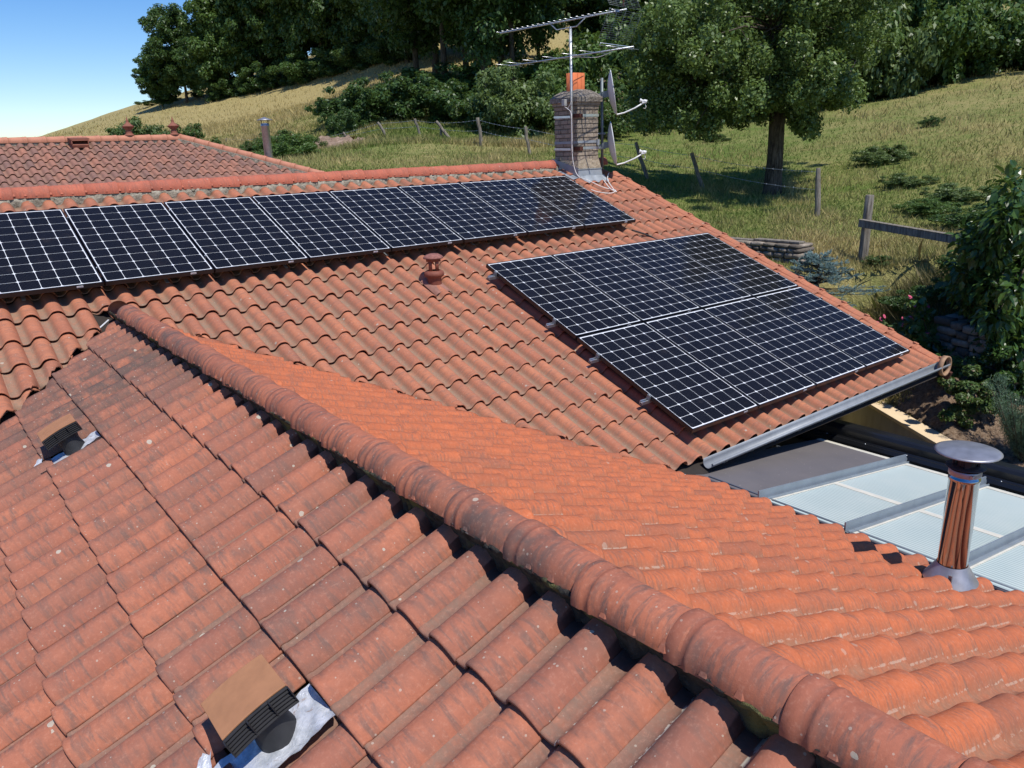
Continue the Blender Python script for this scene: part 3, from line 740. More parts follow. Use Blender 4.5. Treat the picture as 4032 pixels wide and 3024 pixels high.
# ================================================================ FLUE PIPES
INOX=NT('polished_inox',.07,.5); INOX.col((.46,.45,.44)); INOX.set('Metallic',1.0)
INOX.bump(INOX.noise(INOX.vm('MULTIPLY',INOX.obj(),(1,1,.35)),7,2),.12,.02); INOX=INOX.m
INOXD=flat('tarnished_inox',(.34,.34,.36),.42,.6,.5,.25,9); SOOT=flat('sooty_steel',(.045,.042,.045),.6,.4,.4,.3,14)
def flue(x,y,z,h,r,label,capr,cone,kind):
    pm=INOX if cone else GALV
    root=empty('flue_pipe',(x,y,z),label,'flue')
    b=MB(); b.lathe([(r,0),(r,h-.07),(r+.004,h-.068),(r+.004,h-.05),(r,h-.048),(r,h)],(0,0,0),48); putw(b,'pipe',pm,root)
    if cone:
        b=MB(); b.lathe([(cone,-.075),(r+.012,.02),(r+.004,.035)],(0,0,0),40); b.box((-r-.045,-.05,-.01),(.014,.02,.05)); cn=putw(b,'storm_collar',INOXD,root)
        b=MB(); b.lathe([(r+.003,h-.035),(r+.006,h-.030),(r+.006,h-.006),(r+.003,h)],(0,0,0),40); b.box((-r*.72,-r*.8,h-.018),(.03,.015,.02)); putw(b,'clamp_band',INOXD,root)
        b=MB(); b.lathe([(r*.8,h+.0),(capr*.60,h+.016),(capr*.60,h+.020),(r*.55,h+.028)],(0,0,0),40); putw(b,'lower_disc',SOOT,root)
        b=MB(); b.lathe([(r*.62,h+.02),(r*.62,h+.075)],(0,0,0),32)
        for k in range(4):
            a=k*math.pi/2+.5; b.box((math.cos(a)*r*.78,math.sin(a)*r*.78,h+.055),(.012,.030,.075),Matrix.Rotation(a,3,'Z'))
        putw(b,'cap_neck',SOOT,root)
        b=MB(); b.lathe([(0,h+.133),(capr*.5,h+.129),(capr*.9,h+.119),(capr,h+.112),(capr*.98,h+.108),(capr*.5,h+.113),(0,h+.115)],(0,0,0),48); putw(b,'rain_cap',INOXD,root)
    else:
        b=MB()
        for k in range(4):
            a=k*math.pi/2+.4; b.tube([(math.cos(a)*r,math.sin(a)*r,h-.02),(math.cos(a)*r*1.2,math.sin(a)*r*1.2,h+.08)],.008,6)
        putw(b,'cap_strut',SOOT,root)
        b=MB(); b.lathe([(0,h+.15),(capr*.5,h+.11),(capr,h+.075),(capr,h+.07),(0,h+.08)],(0,0,0),32); putw(b,'rain_cap',INOXD,root)
    return root
flue(4.72,1.785,-2.575,.66,.083,'shiny steel flue with round flat cap rising in front of the white veranda roof',.180,.155,1)
# ================================================================ TV ANTENNA on its mast
root=empty('tv_antenna',(9.155,10.13,-.06),'tall grey mast with two comb antennas strapped to the brick chimney','antenna')
def W(b,nm,m,par,bev=0):
    o=b.build(nm,m,None,bev); o.parent=par; o.matrix_parent_inverse=parent_world(par).inverted(); return o
mx_,my_=9.155,10.13
b=MB(); b.tube([(mx_,my_,-.10),(mx_-.004,my_,1.84)],.021,12); mast=W(b,'mast',GALV,root)
for z in (.49,-.03):
    b=MB(); b.box((CX0-.045,CY0+.01,z),(.012,.22,.060)); b.box((CX0+.03,CY0-.022,z),(.12,.012,.060)); b.box((CX0-.06,CY0+.08,z),(.04,.03,.05)); W(b,'corner_bracket',RUST,root)
    b=MB(); b.box(((CX0+.10+CX1)/2,CY0-.010,z+.006),(CX1-CX0-.08,.004,.042)); b.box((CX0-.010,(CY0+.16+CY1)/2,z-.004),(.004,CY1-CY0-.14,.036),Matrix.Rotation(.03,3,'X')); W(b,'steel_strap',ALU,root)
b=MB(); b.box((mx_-.075,my_+.10,.70),(.055,.075,.105)); W(b,'junction_box',flat('grey_box',(.36,.35,.33),.6),root,.006)
bd=Vector((.20,-.97,.02)).normalized(); ed=Vector((.97,.20,0)).normalized()
def yagi(z,left,right,elems,rb,lift=0,off=0,name='boom'):
    c=Vector((mx_,my_,z)); b=MB(); pts=[c-bd*left+Vector((0,0,lift)),c+bd*right+Vector((0,0,lift))]
    b.tube(pts,rb,6); o=W(b,name,GALV,root)
    for t,l in elems:
        e=MB(); p=c+bd*t+Vector((0,0,lift+rb)); e.tube([p-ed*l,p+ed*l],.0042,5); e.box(p,(.014,.014,.012)); W(e,'element',ALU,o)
    return o,c
o,c=yagi(1.62,0,0,[],.01) if False else (None,None)
ub,c=yagi(1.80,1.50,1.05,[(-1.48+.112*k,.120+.0012*k) for k in range(22)],.0115,lift=.14)
b=MB(); b.tube([c-bd*.40+Vector((0,0,.13)),c-bd*.28+Vector((0,0,.03)),c+bd*.12+Vector((0,0,.03)),c+bd*.30+Vector((0,0,.14))],.010,6); W(b,'boom_support',GALV,root)
# corner reflector: two wire grids in a V
rc=c+bd*1.05+Vector((0,0,.14))
for sg in (1,-1):
    g=MB(); dr=(-bd*.45+Vector((0,0,sg*.90))).normalized()
    for k in range(15):
        p=rc+dr*(.03+.030*k); g.tube([p-ed*.45,p+ed*.45],.0024,4)
    for l in (-.44,-.22,0,.22,.44):
        g.tube([rc+ed*l+dr*.02,rc+ed*l+dr*.46],.0028,4)
    W(g,'reflector_grid',GALVD,root)
b=MB(); b.box(rc-bd*.16,(.05,.05,.03)); W(b,'dipole_box',flat('blue_plastic',(.06,.16,.35),.5),root)
b=MB(); b.box(rc+Vector((0,0,.12))-bd*.06,(.02,.02,.14)); W(b,'dipole_bracket',RUST,root)
vb2,c2_=yagi(1.40,1.32,1.18,[(-1.32,.34),(-1.06,.35),(-.72,.36),(-.30,.37),(.10,.38),(.44,.39),(.98,.46)],.012,lift=.0)
p=c2_+bd*.86+Vector((0,0,.03)); b=MB(); q=ed*.46; u_=Vector((0,0,.032))
b.tube([p+q*.1+u_*0,p+q,p+q+bd*.03+u_*.5,p+q+u_+bd*.02,p-q+u_+bd*.02,p-q+bd*.03+u_*.5,p-q,p-q*.1],.0048,6); W(b,'folded_dipole',ALU,vb2)
cable('cable',[(mx_-.03,my_-.01,1.80),(mx_-.045,my_-.01,1.60),(mx_-.028,my_-.015,1.4),(mx_-.026,my_-.02,1.0),(mx_-.028,my_-.02,.72),(mx_-.05,my_+.06,.60)],.005,CABLE,root)
cable('cable',[c2_+bd*.80+Vector((0,0,-.02)),c2_+bd*.5+Vector((0,0,-.07)),c2_+bd*.1+Vector((0,0,-.02)),(mx_-.02,my_-.02,1.33),(mx_-.022,my_-.025,1.0),(mx_-.022,my_-.025,.62),(mx_-.03,my_-.02,.3),(mx_-.03,my_-.02,-.05)],.0045,CABLE,root)
o=cable('coaxial_cable',[(mx_-.075,my_+.10,.64),(mx_-.06,my_+.03,.60),(mx_-.035,my_-.02,.52),(mx_-.03,my_-.03,.2),(mx_-.02,my_-.03,-.2),(9.17,10.02,-.46),(9.22,9.80,-.545),(9.32,9.62,-.64),(9.42,9.50,-.69),(9.46,9.42,-.71),(9.30,9.38,-.745),(9.06,9.42,-.71),(8.98,9.50,-.67)],.006,CABLE)
tag(o,'white coaxial cable hanging down the chimney corner and looping over the tiles','cable')
o=cable('coaxial_cable',[(9.93,10.05,-.45),(9.80,9.95,-.50),(9.66,9.80,-.57),(9.55,9.62,-.64),(9.48,9.48,-.70),(9.44,9.38,-.73),(9.40,9.46,-.69),(9.46,9.6,-.64),(9.60,9.85,-.55)],.007,CABLE)
tag(o,'white cable bundle on the tiles right of the chimney, under the dishes','cable')
# ================================================================ SATELLITE DISHES
px_,py_=9.845,10.13
root=empty('dish_pole',(px_,py_,-.35),'grey steel pole clamped to the right side of the chimney','pole')
b=MB(); b.tube([(px_,py_,-.36),(px_,py_,1.09)],.024,12); W(b,'pole',GALVD,root)
for z in (.20,-.04):
    b=MB(); b.tube([(px_+.05,py_,z),(px_-.10,py_-.01,z),(px_-.16,py_-.01,z-.0),(px_-.16,py_-.01,z-.09)],.011,6); b.box((px_,py_,z),(.09,.07,.035)); W(b,'pole_clamp',GALV,root)
b=MB(); b.box(((CX0+CX1)/2,CY0-.014,.075),(CX1-CX0+.03,.004,.040)); b.box((CX0-.014,(CY0+CY1)/2,.070),(.004,CY1-CY0,.040)); b.box((CX1-.03,CY0-.03,.06),(.05,.03,.10)); W(b,'pole_strap',ZINC,root)
def dish(zc,label,az,grp='satellite dishes seen edge-on beside the chimney'):
    root=empty('satellite_dish',(px_,py_,zc),label,'satellite dish',grp)
    n=Vector((math.sin(az),math.cos(az),.15)).normalized(); 
    up=(Vector((0,0,1))-n*n.z).normalized(); sd=n.cross(up); R=Matrix((sd,up,n)).transposed()
    ctr=Vector((px_,py_,zc))+n*.20+up*.02
    b=MB(); prof=[(r,-.085*(1-(r/.36)**2)) for r in (0,.06,.12,.18,.24,.30,.345,.36)]+[(.366,.004),(.366,-.008),(.355,-.010)]+[(r,-.085*(1-(r/.36)**2)-.010) for r in (.30,.24,.18,.12,.06,0)]
    b.lathe(prof,ctr,44,R); m=b; o=W(m,'reflector',DISH,root)
    b=MB(); b.box(ctr-n*.14,(.10,.10,.11),R); b.box(ctr-n*.185,(.06,.07,.14),R); W(b,'bracket',GALVD,root)
    low=ctr-up*.355+n*.01; foc=ctr+n*.46-up*.235
    b=MB(); b.tube([ctr-up*.30-n*.04,low,low+n*.12+up*.005,low+n*.30+up*.045,foc-up*.02],.0125,8); W(b,'arm',WHITEP,root)
    b=MB(); Rl=(-n*.93+up*.37).normalized().to_track_quat('Z','Y').to_matrix(); b.lathe([(0,-.07),(.028,-.07),(.028,-.02),(.018,-.01),(.018,.02),(.030,.035),(.030,.05),(0,.05)],foc+up*.015,16,Rl); b.box(foc-up*.01-n*-.02,(.045,.03,.075),R); W(b,'receiver',WHITEP,root)
    b=MB(); q=foc-up*.03+n*.03; b.tube([q,q-up*.06+n*.01,q-up*.085-n*.01,q-up*.07-n*.035],.005,6); W(b,'receiver_cable',CABLE,root)
    return root
DISH=flat('light_grey_dish',(.62,.62,.62),.5,0,.4,.06,6)
dish(.80,'upper grey satellite dish with white arm, on the pole right of the chimney',math.radians(134))
dish(-.02,'lower grey satellite dish with white arm, just above the roof',math.radians(133))
# ================================================================ NEIGHBOURING ROOF (upper left)
E2=np.array([5.961,21.0,.552]); SL2=.40; c3=1/math.hypot(1,SL2); s3=SL2*c3
nb=empty('neighbour_house',(-2,20,-4),'house behind the long roof ridge, its tiled hip roof topped by two clay finials','house')
NN=np.array([0,-s3,c3])
org2=E2+np.array([0,-c3,-s3])*.37*12+NM*0
t2=tiles(org2,(1,0,0),(0,c3,s3),NN,range(-70,16),range(0,13),.37)
o=roofmesh('roof_slope',t2,T_FAR,nb,[((0,20.97,0),(0,-1,0)),((5.9,21,0),(-1,-1,0))])
rb=tiles(E2+np.array([c3,0,-s3])*.37*12,(0,1,0),(-c3,0,s3),np.array([s3,0,c3]),range(-20,22),range(0,13),.37)
o=roofmesh('roof_slope',rb,T_FAR,nb,[((6.02,21,0),(1,-1,0)) if False else ((6.05,21,0),(1,1,0)),((6.05,21,0),(1,-1,0))])
b=MB(); b.add([E2+np.array([-16,0,-.12]),E2+np.array([0,0,-.12]),E2+np.array([4.5,-4.5,-1.92]),E2+np.array([-16,-4.5,-1.92])],[(0,1,2,3)])
b.add([E2+np.array([0,0,-.12]),E2+np.array([4.5,-4.5,-1.92]),E2+np.array([4.5,4.5,-1.92])],[(0,1,2)])
b.add([E2+np.array([-16,0,-.12]),E2+np.array([0,0,-.12]),E2+np.array([4.5,4.5,-1.92]),E2+np.array([-16,4.5,-1.92])],[(0,1,2,3)])
b.build('roof_boarding',DARK,nb)
b=MB(); b.box((-2,21,-3.2),(15.5,8.4,3.4)); b.build('house_wall',RENDER,nb)
b=MB(); b.box(E2+np.array([-8,-.06,-.045]),(16,.02,.09)); bd2=b.build('ridge_bedding',MORTG,nb)
capf=cap_mesh('ridge_cap_far',R=.095,drop=.3,studs=False); capf.materials.append(flat('pale_pink_clay',(.46,.20,.125),.85,var=.2,scale=8))
for k in range(42):
    M4=Matrix.Translation((E2[0]+.05-.405-.37*k,E2[1]+.0,E2[2]+.0))@Matrix.Rotation(-math.pi/2,4,'Z')
    place_cap(capf,bd2,M4)
hd_=Vector((1,-1,-SL2)).normalized(); up_=Vector((0,0,1)); sd_=hd_.cross(up_).normalized(); nu_=sd_.cross(hd_)
Rm=Matrix((sd_,hd_,nu_)).transposed().to_4x4()
if Rm.determinant()<0: Rm=Matrix((-sd_,hd_,nu_)).transposed().to_4x4()
b=MB(); b.box(Vector(E2)+hd_*3+Vector((-.03,-.06,-.05)),(.14,6,.09),Rm.to_3x3()); bd3=b.build('hip_bedding',MORTG,nb)
for k in range(15):
    M4=Matrix.Translation(Vector(E2)+hd_*(.37*k)+nu_*.015)@Rm
    place_cap(capf,bd3,M4,'hip_cap')
FIN=flat('brown_clay_finial',(.23,.085,.055),.8,var=.2,scale=6)
for px in (280.5,378):
    d=ray(px,298); p=d*21/d[1]; p=Vector((p[0],21.0,E2[2]+.085))
    b=MB(); b.lathe([(q*.85,z*.62) for q,z in [(.13,0),(.13,.03),(.10,.06),(.085,.10),(.10,.13),(.075,.16),(.07,.20),(.15,.30),(.165,.33),(.165,.35),(.13,.36),(.10,.40),(.05,.46),(.035,.52),(.04,.54),(.022,.58),(.012,.66),(0,.70)]],p,20); o=b.build('roof_finial',FIN,nb)
# little dormer vent on that roof
d=ray(172,314); t_=(E2[2]-.0-SL2*E2[1])/(d[2]-SL2*d[1]); p=Vector(d*t_)
b=MB(); R3=Matrix.Rotation(math.atan(SL2),3,'X'); b.box(p+Vector((0,0,.03)),(.34,.30,.06),R3); b.box(p+Vector((0,-.13,.11)),(.36,.02,.03)); b.box(p+Vector((-.17,-.02,.09)),(.02,.24,.12)); b.box(p+Vector((.17,-.02,.09)),(.02,.24,.12)); b.box(p+Vector((0,.02,.15)),(.40,.32,.025),Matrix.Rotation(.1,3,'X'))
b.build('tile_vent',FIN,nb)
flue(7.68,19.75,-.62,1.45,.10,'tall shiny steel flue with conical cap, behind the hip of the far tiled roof',.20,0,0)
# ================================================================ VERANDA
vr=empty('veranda',(6.6,1.5,-5.4),'flat grey and translucent white veranda roof with dark beam, between house and garden','veranda')
VZ=lambda x,o=0: -2.13-.147*x+o
POLY=NT('ribbed_polycarbonate',.32,.5); P=POLY.pos(); s=POLY.n('SeparateXYZ',{0:P})
fx=POLY.math('FRACT',POLY.math('MULTIPLY',s.outputs[0],1/.039)); ln=POLY.ramp(POLY.math('ABSOLUTE',POLY.math('SUBTRACT',fx,.5)),.14,.20,1,0)
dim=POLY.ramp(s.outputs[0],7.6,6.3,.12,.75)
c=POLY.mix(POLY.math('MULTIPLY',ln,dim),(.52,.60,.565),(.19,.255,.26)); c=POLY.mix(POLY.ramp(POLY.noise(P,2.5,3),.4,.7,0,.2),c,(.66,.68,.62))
POLY.col(c); POLY.set('Transmission Weight',.0); POLY=POLY.m
GREYP=NT('dusty_dark_panel',.5,.4); P=GREYP.pos(); c=GREYP.mix(GREYP.ramp(GREYP.noise(P,2.2,5,.65),.3,.7),(.135,.125,.128),(.165,.150,.150)); c=GREYP.mix(GREYP.math('GREATER_THAN',GREYP.noise(P,34,2),.73),c,(.35,.33,.30)); GREYP.col(c); GREYP=GREYP.m
FRAMEC=flat('cream_gasket',(.60,.57,.48),.6,var=.1); RAFT=flat('blue_grey_zinc',(.24,.28,.315),.42,.25,.5,.10,6)
X0_,X1_=5.30,7.80
def slab(name,x0,x1,y0,y1,o,th,mat,par,bev=0):
    b=MB(); vs=[(x,y,VZ(x,o+t)) for t in (-th,0) for x,y in ((x0,y0),(x1,y0),(x1,y1),(x0,y1))]
    b.add(vs,[(3,2,1,0),(4,5,6,7),(0,1,5,4),(1,2,6,5),(2,3,7,6),(3,0,4,7)]); return b.build(name,mat,par,bev)
ry=[3.55,2.775,2.0,1.225,.45,-.325]
o=slab('opaque_panel',X0_,7.74,3.585,4.5,0,.03,GREYP,vr); tag(o,'dark grey opaque roof panel')
slab('panel_edging',7.72,7.80,3.585,4.5,.004,.012,FRAMEC,vr)
for i,y in enumerate(ry[:-1]):
    y0=ry[i+1]+.035; y1=y-.045
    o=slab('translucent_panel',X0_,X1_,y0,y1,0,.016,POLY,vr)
    slab('panel_edging',X1_-.10,X1_-.02,y0,y1,.004,.002,FRAMEC,o); slab('panel_edging',6.33,6.41,y0,y1,.004,.002,FRAMEC,o)
    slab('panel_edging',X0_,X1_-.10,y1-.022,y1,.0045,.002,FRAMEC,o)
for y in ry:
    b=MB(); 
    for (dy0,dy1,o0,o1) in ((-.012,.0,0,.085),(-.040,.036,-.03,.008),(-.048,-.040,-.03,.020)):
        vs=[(x,y+dy,VZ(x,oo)) for oo in (o0,o1) for x,dy in ((X0_-.05,dy0),(X1_+.02,dy0),(X1_+.02,dy1),(X0_-.05,dy1))]
        b.add(vs,[(3,2,1,0),(4,5,6,7),(0,1,5,4),(1,2,6,5),(2,3,7,6),(3,0,4,7)])
    b.add([(X1_+.02,y,VZ(X1_,.085)),(X1_+.075,y,VZ(X1_,.02)),(X1_+.075,y,VZ(X1_,-.05)),(X1_+.02,y,VZ(X1_,-.05))],[(0,1,2,3)])
    b.build('rafter',RAFT,vr)
# stepped black gutter beam along the outer edge
prof=[(7.82,-3.345),(7.82,-3.36),(7.93,-3.365),(7.935,-3.30),(7.955,-3.262),(7.975,-3.262),(7.985,-3.245),(7.985,-3.17),(8.005,-3.14),(8.03,-3.128),(8.05,-3.128),(8.055,-3.148),(8.20,-3.15),(8.20,-3.52),(7.82,-3.52)]
b=MB(); Y0b,Y1b=-3.5,5.6; n=len(prof)
b.add([(x,y,z) for y in (Y0b,Y1b) for x,z in prof],[(k,(k+1)%n,n+(k+1)%n,n+k) for k in range(n)]+[tuple(range(n))[::-1],tuple(n+k for k in range(n))])
bm_=b.build('edge_beam',BEAM,vr)
yy=-1.0
while yy<5.4:
    b=MB(); b.lathe([(.007,0),(.006,.005),(0,.007)],(7.965,yy,-3.262),8); b.build('screw_head',ALU,bm_); yy+=.46
b=MB()
for y in (5.3,2.6,-.1,-2.8): b.box((8.05,y,-4.45),(.10,.10,1.9))
b.build('veranda_post',BEAM,vr)
# ================================================================ RETAINING WALL with cream coping
wa=Vector((9.0,2.80,-3.8)); wb=Vector((12.0,7.42,-3.8)); wd=(wb-wa).normalized(); wn=Vector((wd.y,-wd.x,0)); # outward (garden side)
if wn.dot(Vector((1,0,0)))<0: wn=-wn
wt=empty('retaining_wall',(10.3,4.9,-5.4),'pale rendered retaining wall with cream coping, right of the veranda beam','wall')
def along(t,o,z): return wa+wd*t+wn*o+Vector((0,0,z))
L_=(wb-wa).length+1.5
b=MB(); b.add([along(t,o,z) for z in (0,.05) for t,o in ((-2.5,-.02),(L_,-.02),(L_,.235),(-2.5,.235))],[(3,2,1,0),(4,5,6,7),(0,1,5,4),(1,2,6,5),(2,3,7,6),(3,0,4,7)]); b.build('coping',CREAM,wt,.004)
b=MB(); b.add([along(t,o,z) for z in (-1.75,0.0) for t,o in ((-2.5,0),(L_,0),(L_,.215),(-2.5,.215))],[(3,2,1,0),(4,5,6,7),(0,1,5,4),(1,2,6,5),(2,3,7,6),(3,0,4,7)])
N=NT('grey_wall_render',.9,.15); P=N.pos(); c=N.mix(N.ramp(N.noise(N.vm('MULTIPLY',P,(3,3,1)),3,4),.3,.7),(.36,.32,.29),(.46,.42,.385)); N.col(c); N.bump(N.noise(P,60,3),.3,.004); b.build('wall_body',N.m,wt)
b=MB(); p=along(2.10,-.012,-.36); b.box(p,(.04,.36,.10),Matrix.Rotation(-math.atan2(wd.x,wd.y),3,'Z')); b.build('wall_lamp',flat('brass_tan_box',(.33,.22,.10),.5),wt,.01)
# ================================================================ TERRAIN
# control points: (photo px, photo py, horizontal distance, dryness 0 green .. 1 straw)
G_=[(100,300,150,.7),(200,266,145,.75),(300,232,140,.75),(400,207,132,.8),(515,185,125,.8),(650,158,110,.85),(870,128,88,.85),(930,160,66,.9),(700,215,85,.95),(560,250,80,.9),(420,270,85,.8),
(450,292,52,.75),(600,300,40,.6),(650,345,30,.35),(520,330,36,.5),(760,325,28,.4),(930,350,25,.55),(1100,345,24,.4),(1040,317,30,.55),(1146,334,27,.5),(900,290,34,.3),(1200,330,27,.35),
(760,235,44,.5),(1050,225,45,.4),(1200,150,72,.9),(1260,90,95,.9),(1180,250,42,.3),(1300,285,38,.3),(1402,380,26,.30),(1520,402,23.5,.28),(1670,415,22.5,.38),(1765,473,18.4,.45),(1860,568,16,.55),(1700,500,17,.45),(1600,440,21,.35),
(1950,645,13.6,.35),(1880,600,14.6,.55),(1745,585,14.6,.55),(2050,600,14.0,.4),(1600,300,34,.35),(1450,300,36,.35),(1790,222,43,.45),(1920,205,44,.5),(2050,165,45,.55),(2212,150,46,.6),(2212,60,75,.5),(2000,300,29,.45),(2150,260,31,.5),(2200,350,24,.45),(1950,400,22,.4),(2080,470,18.5,.4),(2200,520,17,.4),
(2000,720,12.8,.35),(2140,960,11.2,.9),(2000,860,11.6,.9),(2200,830,12.6,.6),(2210,1040,10.2,.95)]
_c=[];
for px,py,r,dr in G_:
    d=ray(px,py); th=math.atan2(d[0],d[1]); _c.append((th,math.log(r),d[2]/math.hypot(d[0],d[1])*r,dr,r))
for th,r,z,dr in [(-60,15,-5.4,.5),(-60,60,-3,.5),(-60,150,-12,.6),(-30,18,-5.2,.5),(-20,60,-2.2,.6),(-30,160,-6,.6),(-5,160,-1,.7),(-5,60,.0,.6),(-8,30,-1.6,.4),(10,22,-1.2,.4),(25,18,-1.2,.4),(40,17,-1.6,.4),(50,16.2,-2.1,.4),
   (60,6,-4.2,.9),(60,9,-4.1,.9),(75,9.0,-3.95,.95),(90,10,-4.0,.8),(110,12,-4.2,.5),(130,20,-4,.5),(130,60,2,.5),(100,60,6,.5),(85,25,-1,.45),(85,50,4,.5),(85,120,20,.5),(60,120,24,.5),(40,120,22,.6),(25,160,18,.8),(12,170,9,.8),(-30,8,-5.4,.5),(30,8,-5.3,.5),(0,12,-5.0,.4),(130,100,15,.5),(40,300,45,.6),(80,300,55,.6),(10,320,4,.7),(-10,320,-20,.7),(20,300,20,.7),(-60,320,-30,.6),(130,300,40,.6)]:
    _c.append((math.radians(th),math.log(r),z,dr,r))
_c=np.array(_c); _X=np.stack([_c[:,0]*1.6,_c[:,1]],1)
def _phi(d2): return d2*np.log(np.maximum(d2,1e-12))*.5
def _solve(y,lam=2e-3):
    n=len(_X); d2=((_X[:,None]-_X[None])**2).sum(2); K=_phi(d2)+np.eye(n)*lam; P=np.concatenate([np.ones((n,1)),_X],1)
    M_=np.block([[K,P],[P.T,np.zeros((3,3))]]); return np.linalg.solve(M_,np.concatenate([y,np.zeros(3)]))
_wz=_solve(_c[:,2]/_c[:,4]); _wd=_solve(_c[:,3],.02)
def _ev(w_,th,r):
    X=np.stack([th*1.6,np.log(r)],1); out=np.empty(len(X))
    for i in range(0,len(X),20000):
        x=X[i:i+20000]; d2=((x[:,None]-_X[None])**2).sum(2); out[i:i+20000]=_phi(d2)@w_[:-3]+np.concatenate([np.ones((len(x),1)),x],1)@w_[-3:]
    return out
def ground(x,y):
    x=np.atleast_1d(np.asarray(x,float));y=np.atleast_1d(np.asarray(y,float)); r=np.maximum(np.hypot(x,y),5.); th=np.arctan2(x,y)
    z=_ev(_wz,th,r)*r
    z=z+.07*np.sin(x*.9+y*.35)*np.sin(y*.8-x*.2)*np.clip((r-11)/8,0,1)+.25*np.sin(x*.11)*np.sin(y*.13+1)*np.clip((r-50)/40,0,1)
    # terrace level on the house side of the retaining wall, and under the house
    o=(x-wa.x)*wn.x+(y-wa.y)*wn.y
    z=np.where((o>=.0)&(r<15)&(y<8),np.minimum(z,-3.79+np.maximum(0,o-.25)*.8),z); z=np.where((o<.10)&(r<14.5)&(y<6.2),-5.4,z)
    z=np.where((x<10)&(y>-8)&(y<13)&(x>-8),-5.4,z)
    return z
def dryness(x,y): 
    r=np.hypot(x,y); return np.clip(_ev(_wd,np.arctan2(x,y),np.maximum(r,5)),0,1)
ths=np.radians(np.concatenate([np.arange(-60,40,.5),np.arange(40,80,.22),np.arange(80,131,.5)])); rs=np.concatenate([np.arange(5,16,.16),np.geomspace(16,600,130)])
TT,RR=np.meshgrid(ths,rs,indexing='ij'); gx=(RR*np.sin(TT)).ravel(); gy=(RR*np.cos(TT)).ravel(); gz=ground(gx,gy); gd=dryness(gx,gy)
nr=len(rs); ii=np.arange(len(ths)-1)[:,None]*nr+np.arange(nr-1)[None]; ii=ii.ravel()
me=mesh('hillside',np.stack([gx,gy,gz],1),np.stack([ii,ii+1,ii+nr+1,ii+nr],1),uv=np.stack([gd,gd],1),smooth=True)
N=NT('grassland',.95,.1); P=N.pos(); u=N.n('SeparateXYZ',{0:N.uv()}); n1_=N.noise(P,.35,5,.65); n2_=N.noise(P,2.2,5,.7); n3_=N.noise(P,14,4,.7)
dr=N.math('ADD',u.outputs[0],N.math('MULTIPLY',N.math('SUBTRACT',N.math('ADD',N.math('MULTIPLY',n1_,.5),N.math('MULTIPLY',n2_,.5)),.5),1.5))
gcol=N.mix(N.ramp(n3_,.3,.7),(.085,.130,.026),(.150,.205,.050)); dcol=N.mix(N.ramp(n3_,.3,.7),(.27,.215,.085),(.42,.345,.16))
c=N.mix(N.ramp(dr,.25,.75),gcol,dcol); c=N.mix(N.math('MULTIPLY',N.ramp(dr,.98,1.15),.6),c,(.33,.235,.16))
N.col(c); N.bump(N.math('ADD',N.math('MULTIPLY',n3_,.6),n2_),.8,.12)
hill=link('hillside',me,N.m); tag(hill,kind='structure')
# garden soil sheet, 4 mm above
def patch(name,poly_fn,x0,x1,y0,y1,st,mat,lift=.02,amp=0):
    xs=np.arange(x0,x1,st); ys=np.arange(y0,y1,st); X,Y=np.meshgrid(xs,ys,indexing='ij'); x=X.ravel(); y=Y.ravel(); z=ground(x,y)+lift+amp*np.random.default_rng(3).normal(0,1,len(x)); n=len(ys)
    i=(np.arange(len(xs)-1)[:,None]*n+np.arange(n-1)[None]).ravel(); F=np.stack([i,i+n,i+n+1,i+1],1); cxm=x[F].mean(1); cym=y[F].mean(1); F=F[poly_fn(cxm,cym)]
    return link(name,mesh(name,np.stack([x,y,z],1),F,smooth=False),mat)
N=NT('dry_garden_soil',.95,.1); P=N.pos(); c=N.mix(N.ramp(N.noise(P,22,5,.75),.35,.65),(.15,.095,.060),(.40,.29,.20)); N.col(c); N.bump(N.noise(P,30,5,.8),1,.05)
SOIL=N.m
o=patch('garden_soil',lambda x,y:((x-wa.x)*wn.x+(y-wa.y)*wn.y>.26)&(y<4.9+.25*np.sin(x*3))&(np.hypot(x,y)<13.0),8.8,13.5,1.2,6.0,.045,SOIL,.03,.012); tag(o,kind='structure')
# earth slip on the bank
N=NT('pale_earth',.95,.1); P=N.pos(); N.col(N.mix(N.ramp(N.noise(P,3,5,.75),.35,.65),(.24,.16,.11),(.48,.35,.26))); N.bump(N.noise(P,4,5,.8),1,.2)
ep=at_r(682,290,34); o=patch('bare_earth_bank',lambda x,y:(((x-ep[0])/1.5)**2+((y-ep[1])/2.6)**2+.25*np.sin(x*5)*np.sin(y*4)<1),ep[0]-2.5,ep[0]+2.5,ep[1]-3.5,ep[1]+3.5,.2,N.m,.10,.05); tag(o,kind='structure')
# ================================================================ VEGETATION
def leafmat(name,c1,c2,tr=.35,gl=.45,dead=None):
    N=NT(name,gl,.45); rn=N.uv('rnd'); s=N.n('SeparateXYZ',{0:rn}); oi=N.n('ObjectInfo').outputs['Random']
    c=N.mix(s.outputs[0],c1,c2); c=N.mix(N.ramp(oi,0,1,0,.35),c,tuple(x*.62 for x in c1)); 
    if dead: c=N.mix(N.math('GREATER_THAN',s.outputs[1],.93),c,dead)
    N.col(c); tb=N.n('BsdfTranslucent',{0:N.mix(.5,c,(.16,.22,.03))}); mx=N.n('MixShader',{0:tr,1:N.p.outputs[0],2:tb.outputs[0]}); N.t.links.new(mx.outputs[0],N.out.inputs[0]); return N.m
L_DARK=leafmat('leaf_dark',(0.042,0.093,0.028),(0.105,0.191,0.051)); L_MID=leafmat('leaf_mid',(0.057,0.120,0.029),(0.136,0.226,0.054)); L_PALE=leafmat('leaf_pale',(0.086,0.144,0.043),(0.194,0.266,0.093))
